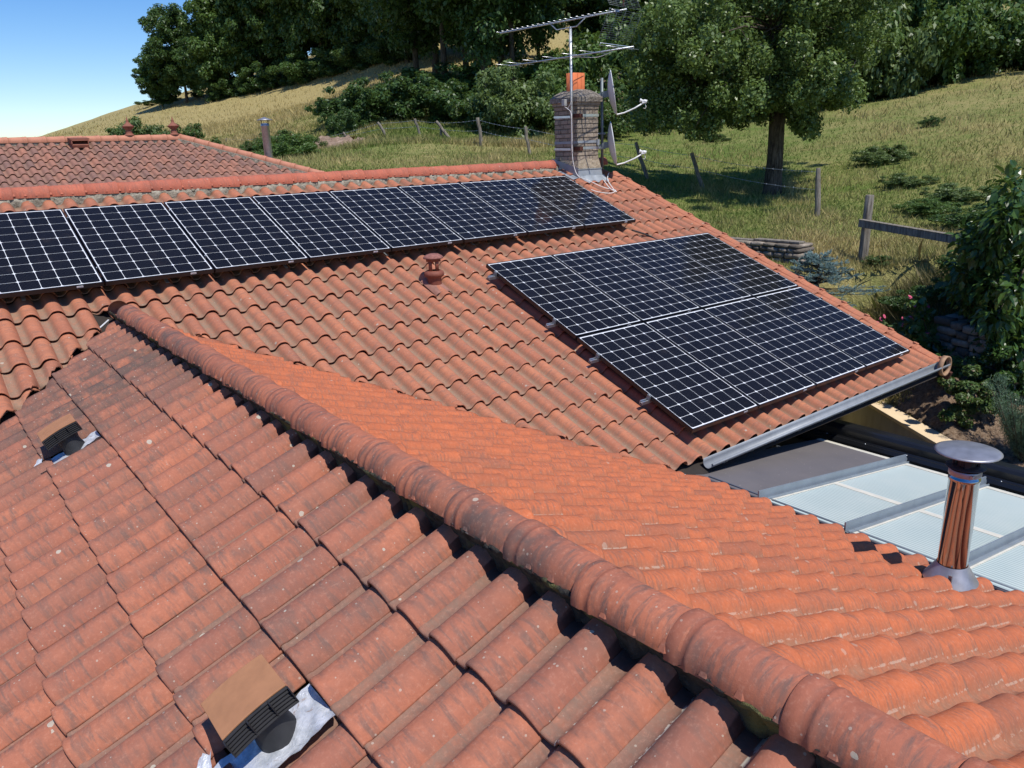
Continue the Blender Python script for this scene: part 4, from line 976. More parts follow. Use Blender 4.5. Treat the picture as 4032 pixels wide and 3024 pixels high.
L_PEAR=leafmat('leaf_pear',(0.084,0.148,0.038),(0.217,0.305,0.090),.35,.38); L_BRAM=leafmat('leaf_bramble',(0.062,0.124,0.031),(0.139,0.209,0.059),dead=(.22,.16,.08)); L_SPR=leafmat('blue_needles',(0.130,0.221,0.215),(0.312,0.442,0.429),.1,.6)
L_GLOSS=leafmat('leaf_gloss',(0.028,0.069,0.017),(0.102,0.192,0.041),.3,.28); L_DRY=leafmat('dry_stalks',(.10,.10,.04),(.24,.19,.09),.3,.7); L_CON=leafmat('juniper_green',(0.052,0.111,0.065),(0.124,0.195,0.111),.15,.6)
BARK=NT('grey_bark',.95,.1); P=BARK.pos(); BARK.col(BARK.mix(BARK.ramp(BARK.noise(BARK.vm('MULTIPLY',P,(6,6,1.2)),3,5,.7),.35,.65),(.030,.024,.018),(.15,.125,.095))); BARK.bump(BARK.noise(BARK.vm('MULTIPLY',P,(9,9,1.5)),3,4,.7),1,.04); BARK=BARK.m
WOOD=NT('weathered_post_wood',.9,.15); P=WOOD.obj(); WOOD.col(WOOD.mix(WOOD.ramp(WOOD.noise(WOOD.vm('MULTIPLY',P,(30,30,3)),1,5,.7),.35,.65),(.10,.085,.068),(.30,.27,.225))); WOOD.bump(WOOD.noise(WOOD.vm('MULTIPLY',P,(40,40,3)),1,4),.8,.01); WOOD=WOOD.m
def leaf_cloud(name,centers,radii,n,size,mat,up=.55,flatz=.75,seed=0,shape='kite',out=.6,surf=.5,aspect=.55):
    """leaves in clumps: centers (k,3), radii (k,)"""
    g=np.random.default_rng(seed); k=len(centers); centers=np.asarray(centers,float); radii=np.asarray(radii,float)
    w_=radii**2; w_/=w_.sum(); idx=g.choice(k,n,p=w_)
    d=g.normal(0,1,(n,3)); d/=np.linalg.norm(d,axis=1)[:,None]; rr=g.random(n)**surf
    p=centers[idx]+d*(radii[idx]*rr)[:,None]*np.array([1,1,flatz])
    nrm=d*out+np.array([0,0,up])+g.normal(0,.5,(n,3)); nrm/=np.linalg.norm(nrm,axis=1)[:,None]
    t=np.cross(nrm,g.normal(0,1,(n,3))); t/=np.linalg.norm(t,axis=1)[:,None]; b=np.cross(nrm,t)
    s=size*(.6+.8*g.random(n))[:,None]
    if shape=='kite': co=[(-.5,0,0),(0,-aspect*.5,.10),(.55,0,-.08),(0,aspect*.5,.10)]; F=np.arange(n*4).reshape(n,4)
    V=np.stack([p+s*(a*t+b_*b+c_*nrm) for a,b_,c_ in co],1).reshape(-1,3)
    r=np.repeat(np.stack([g.random(n),g.random(n)],1),len(co),0)
    me=mesh(name,V,F,uv2=r); me.materials.append(mat); return me
def crown_clumps(R,H,base,k,seed,squash=.9,lean=0,hollow=.55):
    """clump centres filling an egg of radius R between base and H"""
    g=np.random.default_rng(seed); out=[];rad=[]
    lob=[(g.uniform(0,6.28),g.uniform(.15,.95),g.uniform(.55,.95)) for _ in range(7)]
    while len(out)<k:
        d=g.normal(0,1,3); d/=np.linalg.norm(d); q=g.uniform(hollow,1.0)
        bump=1
        for a,zz,st in lob:
            v=np.array([math.cos(a)*math.sqrt(max(0,1-(zz*2-1)**2)),math.sin(a)*math.sqrt(max(0,1-(zz*2-1)**2)),zz*2-1]); bump+=.22*st*(max(0,d@v)**6)
        z=(d[2]*.5+.5); prof=math.sin(math.pi*min(1,max(.0,z))**.8)**.5 if 0<z<1 else .1
        out.append((d[0]*R*q*bump*.85,d[1]*R*q*bump*.85,base+(H-base)*(.5+.5*d[2]*q*bump*squash))); rad.append(g.uniform(.10,.23)*R)
    return np.array(out),np.array(rad)
def trunk_mesh(name,H,r0,limbs,seed,lean=(0,0),fork=.35,n=9):
    g=random.Random(seed); b=MB(); pts=[];k=7
    for i in range(k+1):
        t=i/k; pts.append((lean[0]*t+g.gauss(0,.02)*H*.12*t,lean[1]*t+g.gauss(0,.02)*H*.12*t,H*t))
    pts[0]=(0,0,-.3); rs=[r0*1.35]+[r0*(1-.75*i/k) for i in range(1,k+1)]
    b.tube(pts,rs,n)
    for c in limbs:
        t=g.uniform(fork,.85); i=int(t*k); p=Vector(pts[i]); q=Vector(c); m=(p+q)/2+Vector((g.gauss(0,.1),g.gauss(0,.1),g.uniform(0,.25)))*(q-p).length*.5
        r=r0*(1-.75*t)*.6; b.tube([p,p.lerp(m,.6),m,q],[r,r*.8,r*.55,r*.15],6,False)
    me=bpy.data.meshes.new(name); me.from_pydata(b.v,[],b.f); me.update(); me.polygons.foreach_set('use_smooth',[True]*len(b.f)); me.materials.append(BARK); return me
def rmesh(me,par,name,M4=None):
    o=bpy.data.objects.new(name,me); C.objects.link(o); o.parent=par; return o
def make_variant(R,H,base,k,n,leaf,mat,seed,r0=.22,nl=9,**kw):
    c,r=crown_clumps(R,H,base,k,seed,**kw); lf=leaf_cloud('crown',c,r,n,leaf,mat,seed=seed); tr=trunk_mesh('trunk',H*.86,r0,[c[i] for i in range(0,len(c),max(1,len(c)//nl))],seed); return lf,tr
def put_tree(var,loc,sc,rz,name,label,cat,group):
    e=empty(name,loc,label,cat,group,(0,0,rz)); e.scale=sc if isinstance(sc,tuple) else (sc,sc,sc)
    for me,nm in zip(var,('crown','trunk')):
        if me: rmesh(me,e,nm)
    return e
def gpt(px,py,r):
    p=at_r(px,py,r); return (p[0],p[1],float(ground(p[0],p[1])[0]))
# --- far forest on the hill
FV=[make_variant(5.0,12.5,.4,230,52000,.33,L_DARK if i!=1 else L_MID,100+i,.20,hollow=.35) for i in range(4)]
far=[ # px, py(base), r, width scale, height scale, variant, label
(405,222,118,(.95,.95),0,'tallest dark oak at the left end of the hilltop tree line'),
(350,222,120,(.62,.55),2,'low rounded tree at the very left end of the tree line'),
(455,214,114,(.75,.70),3,'smaller dark tree tucked right of the tall hilltop oak'),
(500,205,112,(.95,1.25),1,'bright green tree rising above the left hilltop oak'),
(570,190,110,(1.15,1.55),0,'tall tree of the hilltop row, crown leaving the photo top'),
(640,176,106,(1.15,1.6),2,'third tall tree from the left in the hilltop row'),
(700,168,102,(1.1,1.55),1,'light green tree in the middle of the hilltop row'),
(760,156,98,(1.1,1.5),3,'dark tree right of the light green one in the hilltop row'),
(820,146,92,(1.1,1.5),0,'dark tree over the upper meadow edge in the hilltop row'),
(880,138,84,(1.05,1.45),2,'last tree of the hilltop row, above the shaded meadow corner'),
(545,170,124,(1.2,1.75),3,'tree behind the second rank of the hilltop row, left part'),
(620,150,122,(1.3,1.85),1,'pale tree behind the hilltop row'),
(720,140,118,(1.3,1.8),0,'dark tree behind the middle of the hilltop row'),
(810,120,112,(1.3,1.8),3,'dark tree behind the right part of the hilltop row'),
(900,100,104,(1.3,1.8),1,'green tree behind the shaded meadow corner'),
]
for i,(px,py,r,(ws,hs),v,l) in enumerate(far):
    put_tree(FV[v],gpt(px,py,r),(ws,ws,hs),random.uniform(0,6.28),'hilltop_tree',l,'tree','trees on the hilltop edge')
for (px,py,r,ws,hs,v,l) in [(940,150,78,1.1,1.2,3,'filler tree deep behind the meadow corner'),(1010,140,80,1.1,1.2,0,'deep tree behind the leaning trunk'),(1080,130,82,1.1,1.2,2,'deep tree left behind the comb antenna'),(1330,140,78,1.2,1.2,3,'deep tree behind the chimney'),(1420,130,80,1.2,1.2,0,'deep tree behind the upper dish'),(1520,130,78,1.2,1.2,1,'deep tree behind the pear crown left half'),(1640,130,78,1.2,1.2,2,'deep tree behind the pear crown middle'),(1760,130,78,1.2,1.2,0,'deep tree behind the pear crown right half')]:
    put_tree(FV[v],gpt(px,py,r),(ws,ws,hs),random.uniform(0,6.28),'woodland_tree',l,'tree','deep trees of the wood')
# undergrowth at the forest foot
BV=[ (leaf_cloud('foliage',*crown_clumps(1.6,1.5,-.3,60,300+i,hollow=.3),11000,.10,[L_MID,L_DARK,L_BRAM,L_PALE][i],seed=300+i),None) for i in range(4)]
def bush(px,py,r,sx,sz,v,label,group='bushes at the wood edge',name='bush',cat='bush'):
    e=put_tree((BV[v][0],),gpt(px,py,r),(sx,sx,sz),random.uniform(0,6.28),name,label,cat,group); e.children[0].name='foliage'; return e
for (px,py,r,sx,sz,v,l) in [(470,214,112,1.6,1.5,1,'low bush under the left hilltop trees'),(535,196,110,2.6,1.9,1,'dark undergrowth bush below the tall hilltop trees'),(600,182,106,2.8,2.2,1,'dark undergrowth bush left of the meadow rim middle'),(665,170,102,2.8,2.2,1,'undergrowth bush under the light green hilltop tree'),(735,158,98,2.8,2.2,1,'undergrowth bush on the right half of the meadow rim'),(800,146,92,2.6,2.2,1,'undergrowth bush near the shaded meadow corner'),(860,138,86,2.4,2.0,1,'last dark bush on the meadow rim'),
   (430,224,122,1.0,.55,2,'scrubby bush on the skyline left of the oak'),(330,236,130,1.6,.5,2,'scrub patch on the bare skyline'),(375,228,126,1.5,.5,2,'long low scrub on the skyline rim')]: bush(px,py,r,sx,sz,v,l)
# --- middle wood behind the ridge (darker, trunks visible)
MV=[make_variant(4.8,12.5,1.9,260,56000,.24,[L_DARK,L_MID,L_DARK][i],200+i,.19,nl=14,hollow=.25) for i in range(3)]
mid=[(905,232,50,(1.0,1.1),0,'tree overhanging the meadow corner, left of the tall trunks'),(965,236,46,(1.0,1.15),2,'dark tree left of the pale leaning trunk'),(1048,232,43,(.9,1.1),0,'tree with pale leaning trunk left of the antenna'),(1010,215,52,(1.1,1.2),1,'mid green tree behind the leaning trunk'),
 (1110,232,44,(.9,1.15),2,'tree between the leaning trunk and the antenna mast'),(1165,205,56,(.75,1.2),0,'slim tree behind the comb antenna'),(1085,200,60,(1.2,1.2),1,'tree deep in the wood left of the antenna'),(945,205,62,(1.3,1.3),0,'dark tree deep in the wood beside the meadow corner'),
 (1310,205,54,(1.15,1.1),0,'dark tree behind the chimney'),(1390,200,52,(1.1,1.1),1,'tree behind the upper satellite dish'),(1255,210,66,(.9,1.0),2,'tree behind the wire reflector'),(1450,190,58,(1.2,1.2),0,'dark tree behind the left of the pear tree'),(1540,190,58,(1.3,1.2),2,'dark tree directly behind the pear tree'),
 (1860,185,56,(1.3,1.1),0,'dark tree behind the pale hedge right of the pear tree'),(1980,165,56,(1.4,1.1),1,'tree behind the hedge, upper right'),(2090,145,58,(1.4,1.2),0,'black-shaded tree near the upper right corner'),(2190,130,56,(1.4,1.2),2,'dark tree in the upper right corner'),(1740,190,60,(1.3,1.2),1,'tree behind the right half of the pear tree')]
for (px,py,r,(ws,hs),v,l) in mid: put_tree(MV[v],gpt(px,py,r),(ws,ws,hs),random.uniform(0,6.28),'woodland_tree',l,'tree','trees of the wood behind the roofs')
for (px,py,r,sx,sz,v,l) in [(742,292,37,.7,.8,1,'dark bramble bush left on the shaded bank'),(780,268,39,1.5,1.3,1,'dark bramble bush on the shaded bank'),(850,262,39,1.6,1.4,1,'black-green bush in the middle of the shaded bank'),(925,258,39,1.6,1.3,1,'shaded bush behind the leaning fence posts'),(1000,262,38,1.6,1.2,1,'shaded bush behind the tallest fence post'),(1055,272,36,1.1,1.0,2,'bramble left of the pale green bush'),
   (1130,282,35,1.7,1.9,3,'pale green round bush left of the chimney'),(1185,270,37,1.5,1.8,0,'green bush against the chimney left side'),(960,215,45,2.2,1.4,1,'undergrowth between the wood trunks'),(1110,215,46,2.2,1.6,0,'undergrowth beneath the antenna'),(1240,232,47,2.2,2.2,0,'tall shrub behind the chimney pot'),(1330,262,43,2.2,3.0,0,'tall shrub behind the satellite dishes'),(1400,285,40,2.0,2.4,2,'leafy shrub right of the dishes'),(1465,280,41,2.0,2.8,0,'tall dark shrub left behind the pear tree'),(1550,282,40,2.0,2.6,1,'dark shrub behind the pear trunk left side'),(1640,270,42,2.0,2.6,1,'dark shrub directly behind the pear trunk'),
   (1290,300,36,1.3,1.3,2,'low bramble beside the chimney right side'),(1330,235,50,2.2,3.6,1,'dark shrub mass above the upper dish'),(1480,230,50,2.4,4.0,1,'dark shrub mass behind the pear crown left side')]: bush(px,py,r,sx,sz,v,l)
# hedge of pale hazel right of the pear tree
for (px,py,r,sx,sz,v,l) in [(1745,245,41,1.8,3.3,3,'pale hazel bush just right of the pear trunk'),(1815,228,42,2.0,3.6,3,'tall pale hazel bush with sunlit leaves, first in the hedge'),(1890,220,42,2.1,3.6,3,'pale hazel bush in the middle of the hedge'),(1960,205,43,2.1,3.2,0,'green hazel bush, right part of the hedge'),(2035,185,44,2.1,2.8,0,'hazel bush where the hedge meets the dark wood'),(2110,172,45,2.0,2.2,1,'dark bush at the right end of the hedge'),(2190,160,46,2.2,2.2,1,'dark bush under the trees in the upper right corner'),(1850,180,48,2.4,5.0,3,'high pale hazel crown reaching the photo top'),(1960,165,49,2.4,4.4,0,'high green crown above the hedge')]: bush(px,py,r,sx,sz,v,l,'hazel hedge')
# --- pear tree
gp=gpt(1668,416,22.3)
g=np.random.default_rng(5); cl=[];cr=[]
def P3(px,py,r): return at_r(px,py,r)
tgt=[]
for (px,py,w_,n_) in [(1415,150,60,10),(1440,80,70,10),(1400,60,50,6),(1405,225,45,6),(1450,120,80,12),(1520,70,80,12),(1600,110,80,9),(1690,60,80,9),(1780,110,85,9),(1850,60,70,7),(1430,210,60,7),(1530,200,70,8),(1620,190,60,8),(1700,180,60,7),(1740,220,45,6),(1800,170,60,7),(1480,255,40,4),(1560,30,90,8),(1650,-40,120,12),(1880,-70,80,8),(1960,-120,80,8),(1800,-160,120,10),(1560,-130,120,8),(1780,0,100,10),(1480,10,90,8),(1500,295,16,2),(1575,255,28,3),(1745,262,22,3),(1760,275,14,2),(1640,240,30,3)]:
    for _ in range(int(n_*1.8)):
        r=22.3+g.normal(0,1.6); p=P3(px+g.normal(0,w_*.42),py+g.normal(0,w_*.36),r); cl.append(p-np.array(gp)); cr.append(g.uniform(.20,.44)*(1 if w_>40 else .55))
cl=np.array(cl)
cl=np.concatenate([cl,cl[::2]*.80+np.array([.02,0,.50])]); cr=np.concatenate([cr,np.full(len(cl)-len(cr),.34)]); lf=leaf_cloud('crown',cl,cr,210000,.088,L_PEAR,up=.25,seed=11,surf=.42,aspect=.6,flatz=1.15)
b=MB(); T0=Vector((0,0,0)); b.tube([(0,0,-.25),(.0,0,.1),(.04,0,.9),(.06,.02,1.7),(.10,.03,2.15)],[.30,.235,.20,.195,.22],14)
fk=Vector((.10,.03,2.1)); rgt=Vector((CR[0],CR[1],0)).normalized()
mains=[fk+(-rgt*1.0+Vector((0,0,1.6))),fk+(rgt*.3+Vector((.1,.2,2.0))),fk+(rgt*1.3+Vector((0,0,1.3))),fk+(-rgt*.3+Vector((-.6,-.5,1.8)))]
for m_ in mains:
    b.tube([fk,fk.lerp(m_,.4)+Vector((0,0,.05)),m_],[.15,.105,.07],9,False)
for i in range(0,int(len(cl)*.66),2):
    c_=Vector(cl[i]); m_=min(mains,key=lambda q:(q-c_).length); mm=m_.lerp(c_,.5)+Vector((random.gauss(0,.15),random.gauss(0,.15),.15)); b.tube([m_,mm,c_],[.030,.018,.006],5,False)
for i in range(26):
    c_=Vector(cl[random.randrange(len(cl))]); q=c_+Vector((random.gauss(0,.3),random.gauss(0,.3),-random.uniform(.3,.8))); b.tube([c_,c_.lerp(q,.5)+Vector((random.gauss(0,.08),0,0)),q],[.010,.007,.003],4,False)
tm=bpy.data.meshes.new('trunk'); tm.from_pydata(b.v,[],b.f); tm.update(); tm.polygons.foreach_set('use_smooth',[True]*len(b.f)); tm.materials.append(BARK)
put_tree((lf,tm),gp,1.0,0,'pear_tree','old pear tree with forked dark trunk standing alone on the grass','tree',None)
# --- near leafy tree at the right edge
def blade_cloud(name,centers,radii,n,size,mat,seed,droop=.6,width=.38,cull=None):
    g=np.random.default_rng(seed); centers=np.asarray(centers);radii=np.asarray(radii); w_=radii**2/np.sum(radii**2); idx=g.choice(len(centers),n,p=w_)
    d=g.normal(0,1,(n,3)); d/=np.linalg.norm(d,axis=1)[:,None]; p=centers[idx]+d*(radii[idx]*g.random(n)**.5)[:,None]
    ax=d*.8+np.array([0,0,-droop])+g.normal(0,.35,(n,3)); ax/=np.linalg.norm(ax,axis=1)[:,None]
    sd=np.cross(ax,g.normal(0,1,(n,3))*.5+np.array([0,0,1.])); sd/=np.linalg.norm(sd,axis=1)[:,None]; up=np.cross(sd,ax)
    L=size*(.6+.7*g.random(n))[:,None]; co=[(0,0,0),(.35,-width*.5,.07),(.35,0,0),(.35,width*.5,.07),(.72,-width*.40,.02),(.72,0,-.06),(.72,width*.40,.02),(1.05,0,-.16)]
    V=np.stack([p+L*(a*ax+b_*sd+c_*up) for a,b_,c_ in co],1).reshape(-1,3); base=(np.arange(n)*8)[:,None]
    F4=np.concatenate([base+np.array([[1,2,5,4]]),base+np.array([[2,3,6,5]])]); F3=np.concatenate([base+np.array([[0,2,1,1]])]) 
    F=[tuple(q) for q in F4.tolist()]+[ (q,q+2,q+1) for q in base[:,0].tolist()]+[(q,q+3,q+2) for q in base[:,0].tolist()]+[(q+4,q+5,q+7) for q in base[:,0].tolist()]+[(q+5,q+6,q+7) for q in base[:,0].tolist()]
    me=mesh(name,V,F,uv2=np.repeat(np.stack([g.random(n),g.random(n)],1),8,0)); me.materials.append(mat); return me
g=np.random.default_rng(9); cl=[];cr=[]
gq=gpt(2195,800,13.7)
for (px,py,sx,sy,n_) in [(2190,480,40,45,12),(2130,530,35,35,9),(2200,560,45,45,12),(2120,610,38,35,10),(2190,650,45,45,12),(2150,690,40,35,8),(2095,590,20,25,4),(2260,560,50,90,14),(2200,740,40,30,6),(2110,670,22,25,4),(2195,415,25,25,4)]:
    for _ in range(n_): cl.append(P3(px+g.normal(0,sx*.5),py+g.normal(0,sy*.5),12.9+g.normal(0,.55))-np.array(gq)); cr.append(g.uniform(.17,.32))
lf=blade_cloud('crown',cl,cr,6500,.14,L_GLOSS,21,width=.55)
tp=[(0,0,-.3),(.02,0,.6),(.06,.05,1.3),(.05,.0,2.2)]; b=MB(); b.tube(tp,[.09,.075,.06,.03],8)
for i in range(0,len(cl),3): b.tube([(.05,.02,1.2+.5*random.random()),Vector(cl[i]).lerp(Vector((.05,0,1.4)),.5),cl[i]],[.025,.016,.005],5,False)
tm=bpy.data.meshes.new('trunk'); tm.from_pydata(b.v,[],b.f); tm.update(); tm.materials.append(BARK)
put_tree((lf,tm),gq,1.0,0,'broadleaf_tree','near tree with glossy drooping leaves cut by the right photo edge','tree',None)
# --- hedge and brush near the neighbouring roof
for (px,py,r,sx,sz,v,l) in [(205,292,40,.85,.62,3,'leafy hedge bush left behind the neighbouring ridge'),(262,294,39,1.0,.80,0,'green hedge bush left of the first clay finial'),(300,296,38,1.0,1.0,3,'green hedge bush between the two clay finials'),(345,298,37,.95,.75,3,'pale hedge bush left of the second finial'),(400,303,36,.80,.85,2,'green hedge bush right of the second finial'),(425,306,35,.5,.55,2,'small end bush of the hedge behind the hip'),
   (548,322,31,.42,.45,2,'green bramble left of the tall steel flue'),(612,318,31,.75,.62,2,'green bramble bush behind the tall steel flue'),(645,292,33,.6,.42,0,'bramble above the pale earth slip'),(620,328,29,.8,.5,0,'low green clump at the foot of the flue')]:
    bush(px,py,r,sx,sz*1.1,v,l,'bushes behind the neighbouring roof')
# --- brambles on the grass
def lowbush(px,py,r,sx,sy,sz,v,label,name='bramble_mound'):
    e=put_tree((BV[v][0],),gpt(px,py,r),(sx*.66,sy*.66,sz*.62),random.uniform(-.3,.3)-.65,name,label,'bramble','brambles and rough clumps on the grass slope'); return e
for (px,py,r,sx,sy,sz,v,l) in [(1895,352,25,.85,.7,.55,3,'large bramble mound in the middle of the sloping grass'),(1935,345,26,.6,.6,.45,2,'right lobe of the large bramble mound'),(2013,262,31,.42,.4,.38,1,'small dark clump alone high on the grass'),(1960,405,22,.75,.6,.35,3,'low bramble patch below the large mound'),(2070,430,20,.9,.6,.4,3,'bramble patch left of the near glossy tree'),(2000,470,19,.7,.5,.34,0,'rough clump above the wooden rail'),(2120,470,18,.9,.7,.5,1,'dark bramble behind the near glossy tree'),(1550,290,34,.7,.6,.35,2,'low weeds behind the hanging pear branch'),
   (1990,606,14.2,.62,.34,.42,1,'dark dead brush on the little bank under the rail, left'),(2065,625,13.9,.62,.36,.50,1,'dark dead brush on the little bank under the rail, right'),(1905,570,15.4,.35,.3,.22,2,'weeds at the foot of the rail post'),(2130,590,14.6,.7,.5,.6,1,'dark brush right beneath the glossy tree')]:
    lowbush(px,py,r,sx,sy,sz,v,l)
# dry stalks over the bank
def stalks(name,pts,n,h,mat,seed,spread=.25,lean=.4,wd=.006):
    g=np.random.default_rng(seed); pts=np.asarray(pts); i=g.integers(0,len(pts),n); p=pts[i]+np.c_[g.normal(0,spread,n),g.normal(0,spread,n),np.zeros(n)]
    p[:,2]=ground(p[:,0],p[:,1])-.02; d=np.c_[g.normal(0,lean,n),g.normal(0,lean,n),np.ones(n)]; hh=h*(.4+.8*g.random(n))[:,None]; s=np.c_[g.normal(0,1,n),g.normal(0,1,n),np.zeros(n)]; s/=np.linalg.norm(s,axis=1)[:,None]; s*=wd
    V=np.stack([p-s,p+s,p+d*hh*.6+s*.7,p+d*hh+np.c_[g.normal(0,.1,n),g.normal(0,.1,n),np.zeros(n)]*h,p+d*hh*.6-s*.7],1).reshape(-1,3)
    return mesh(name,V,np.arange(n*5).reshape(n,5),uv2=np.repeat(np.stack([g.random(n),g.random(n)],1),5,0))
bp=[gpt(x,y,r) for x,y,r in [(1960,600,14.3),(2000,605,14.2),(2040,612,14.0),(2080,615,13.9),(1930,590,14.6),(1985,590,14.6),(2060,595,14.4)]]
me=stalks('dry_brush',bp,2600,.42,L_DRY,31,.22,.5,.004); o=link('dry_brush',me,L_DRY); tag(o,kind='stuff')
# --- blue spruce
def spruce(px,py,r,h,label):
    e=empty('blue_spruce',gpt(px,py,r),label,'conifer'); g=np.random.default_rng(17); P_=[];b=MB(); b.tube([(0,0,-.2),(0,0,h)],[.05,.01],6,False)
    V=[]
    for k in range(110):
        z=h*(.05+.9*g.random()); a=g.uniform(0,6.28); L=(1.05*(1-z/h)+.18)*g.uniform(.7,1.1); tip=np.array([math.cos(a)*L,math.sin(a)*L,z-.05*L+g.uniform(-.05,.12)]); root=np.array([0,0,z-.05])
        b.tube([root,tip],[.012,.004],4,False)
        for q in range(10):
            t=g.uniform(.3,1.); c=root+(tip-root)*t; side=np.cross(tip-root,[0,0,1]); side/=np.linalg.norm(side)+1e-9; tw=side*g.choice([-1,1])*g.uniform(.06,.20)*(1.2-t)+ (tip-root)*.10
            P_.append((c,c+tw+np.array([0,0,g.uniform(0,.06)])))
    n=42; S=[]
    for c,t in P_:
        u=g.random(n)[:,None]; p=c+(t-c)*u; d=g.normal(0,1,(n,3)); d/=np.linalg.norm(d,axis=1)[:,None]; d=d*.9+(t-c)/np.linalg.norm(t-c)*.6; s=np.cross(d,g.normal(0,1,(n,3))); s/=np.linalg.norm(s,axis=1)[:,None]
        S.append(np.stack([p-s*.0045,p+s*.0045,p+d*.034],1))
    V=np.concatenate(S).reshape(-1,3); me=mesh('needles',V,np.arange(len(V)).reshape(-1,3),uv2=np.repeat(g.random((len(V)//3,2)),3,0)); me.materials.append(L_SPR)
    rmesh(me,e,'needles'); tm=bpy.data.meshes.new('trunk'); tm.from_pydata(b.v,[],b.f); tm.update(); tm.materials.append(BARK); rmesh(tm,e,'trunk'); return e
e=spruce(1838,655,13.3,1.15,'blue spruce with silvery needles just beyond the gable edge'); e.scale=(1.15,1.15,.8)
e=spruce(1765,625,13.7,.9,'smaller blue spruce twig top, left by the stone wall'); e.scale=(.9,.9,.75)
# --- flowering mallow
mal=[];fl=[]
for k,(px,py,r,h) in enumerate([(1885,690,13.0,.60),(1930,705,13.0,.70),(1965,680,13.2,.75),(1990,720,12.8,.62),(1905,650,13.4,.5)]):
    loc=gpt(px,py,r); e=empty('mallow_plant',loc,['pink mallow nearest the gable edge','pink mallow behind the nearest one','tallest pink mallow on the lawn','rightmost pink mallow, near the shaded garden','small mallow beside the blue spruce'][k],'flower','flowering mallows on the lawn beyond the gable')
    g=np.random.default_rng(40+k); b=MB(); cl=[];fp=[]
    for q in range(6):
        a=g.uniform(0,6.28); tip=(math.cos(a)*.28*g.random(),math.sin(a)*.28*g.random(),h*g.uniform(.6,1.15)); b.tube([(0,0,-.05),(tip[0]*.4,tip[1]*.4,tip[2]*.5),tip],[.007,.006,.003],4,False)
        for t in (.35,.6,.85): cl.append((tip[0]*t,tip[1]*t,tip[2]*t))
        fp.append(tip)
    m_=leaf_cloud('leaves',cl,[.10]*len(cl),260,.085,L_PALE,seed=50+k,aspect=.85); rmesh(m_,e,'leaves')
    tm=bpy.data.meshes.new('stem'); tm.from_pydata(b.v,[],b.f); tm.update(); tm.materials.append(L_PALE); rmesh(tm,e,'stem')
    b=MB()
    for p in fp[:5]: b.lathe([(0,.0),(.020,.006),(.036,.022),(.034,.024),(0,.006)],p,8,Matrix.Rotation(g.uniform(0,1.2),3,'X'))
    o=b.build('flower',PINK if 'PINK' in globals() else flat('pink_petals',(.50,.09,.16),.6,var=.3),None); o.parent=e; PINK=o.data.materials[0]
# vine shoot rising against the lawn
g=np.random.default_rng(77); q=gpt(2075,815,13.0); pts=[np.array(q)]
cl=[];cr=[]
for (px,py) in [(1985,650),(1990,680),(1975,700),(2010,735),(1980,730),(1998,760),(2035,765),(2060,770),(2015,790),(2050,800),(2080,790)]: cl.append(P3(px,py,12.7)-np.array(q)); cr.append(.08)
lf=blade_cloud('leaves',cl,cr,420,.12,L_GLOSS,78,width=.7)
b=MB(); b.tube([(0,0,-.05),cl[6],cl[3],cl[1],cl[0]],[.014,.010,.008,.006,.004],5,False); tm=bpy.data.meshes.new('stem'); tm.from_pydata(b.v,[],b.f); tm.update(); tm.materials.append(BARK)
put_tree((lf,tm),q,1.0,0,'climbing_vine','leafy vine shoot rising in front of the lawn, left of the glossy tree','plant',None)
# --- shrubs in the garden bed
def gshrub(px,py,r,R,H,mat,n,leaf,label,seed,name='garden_shrub'):
    loc=gpt(px,py,r); c,rr=crown_clumps(R,H,0,26,seed,hollow=.35); me=leaf_cloud('foliage',c,rr,n,leaf,mat,seed=seed,aspect=.42); e=empty(name,loc,label,'shrub'); rmesh(me,e,'foliage'); return e
gshrub(2085,975,11.3,.48,.85,L_BRAM,9000,.055,'yellow-green leafy shrub growing from the bare garden soil',61)
gshrub(2030,905,12.0,.42,.55,L_DARK,5000,.055,'dark low shrub behind the leafy garden shrub',62)
gshrub(2140,890,12.0,.75,.95,L_GLOSS,9000,.06,'dark shaded shrub below the glossy tree',63)
gshrub(2205,840,12.5,.9,1.4,L_DARK,9000,.07,'dark shaded bush at the right photo edge behind the juniper',64)
# feathery juniper
loc=gpt(2205,1010,10.8); e=empty('juniper_bush',loc,'feathery grey-green juniper at the right photo edge','shrub'); g=np.random.default_rng(65); pl=[];b=MB()
for k in range(70):
    a=g.uniform(0,6.28); L=g.uniform(.45,1.05); t=np.array([math.cos(a)*.45*L,math.sin(a)*.45*L,L*.95]); b.tube([(0,0,0),t*.5+np.array([0,0,-.03]),t],[.012,.008,.002],4,False)
    for q in range(10): pl.append((t*g.uniform(.25,1.0)))
pl=np.array(pl); S=[]
for p in pl:
    n=36; u=g.normal(0,.035,(n,3)); d=g.normal(0,.6,(n,3))+np.array([0,0,1.])+p*np.array([1,1,0]); d/=np.linalg.norm(d,axis=1)[:,None]; s=np.cross(d,g.normal(0,1,(n,3))); s/=np.linalg.norm(s,axis=1)[:,None]; S.append(np.stack([p+u-s*.003,p+u+s*.003,p+u+d*.04],1))
V=np.concatenate(S).reshape(-1,3); me=mesh('foliage',V,np.arange(len(V)).reshape(-1,3),uv2=np.repeat(g.random((len(V)//3,2)),3,0)); me.materials.append(L_CON); rmesh(me,e,'foliage')
tm=bpy.data.meshes.new('branches'); tm.from_pydata(b.v,[],b.f); tm.update(); tm.materials.append(BARK); rmesh(tm,e,'branches')
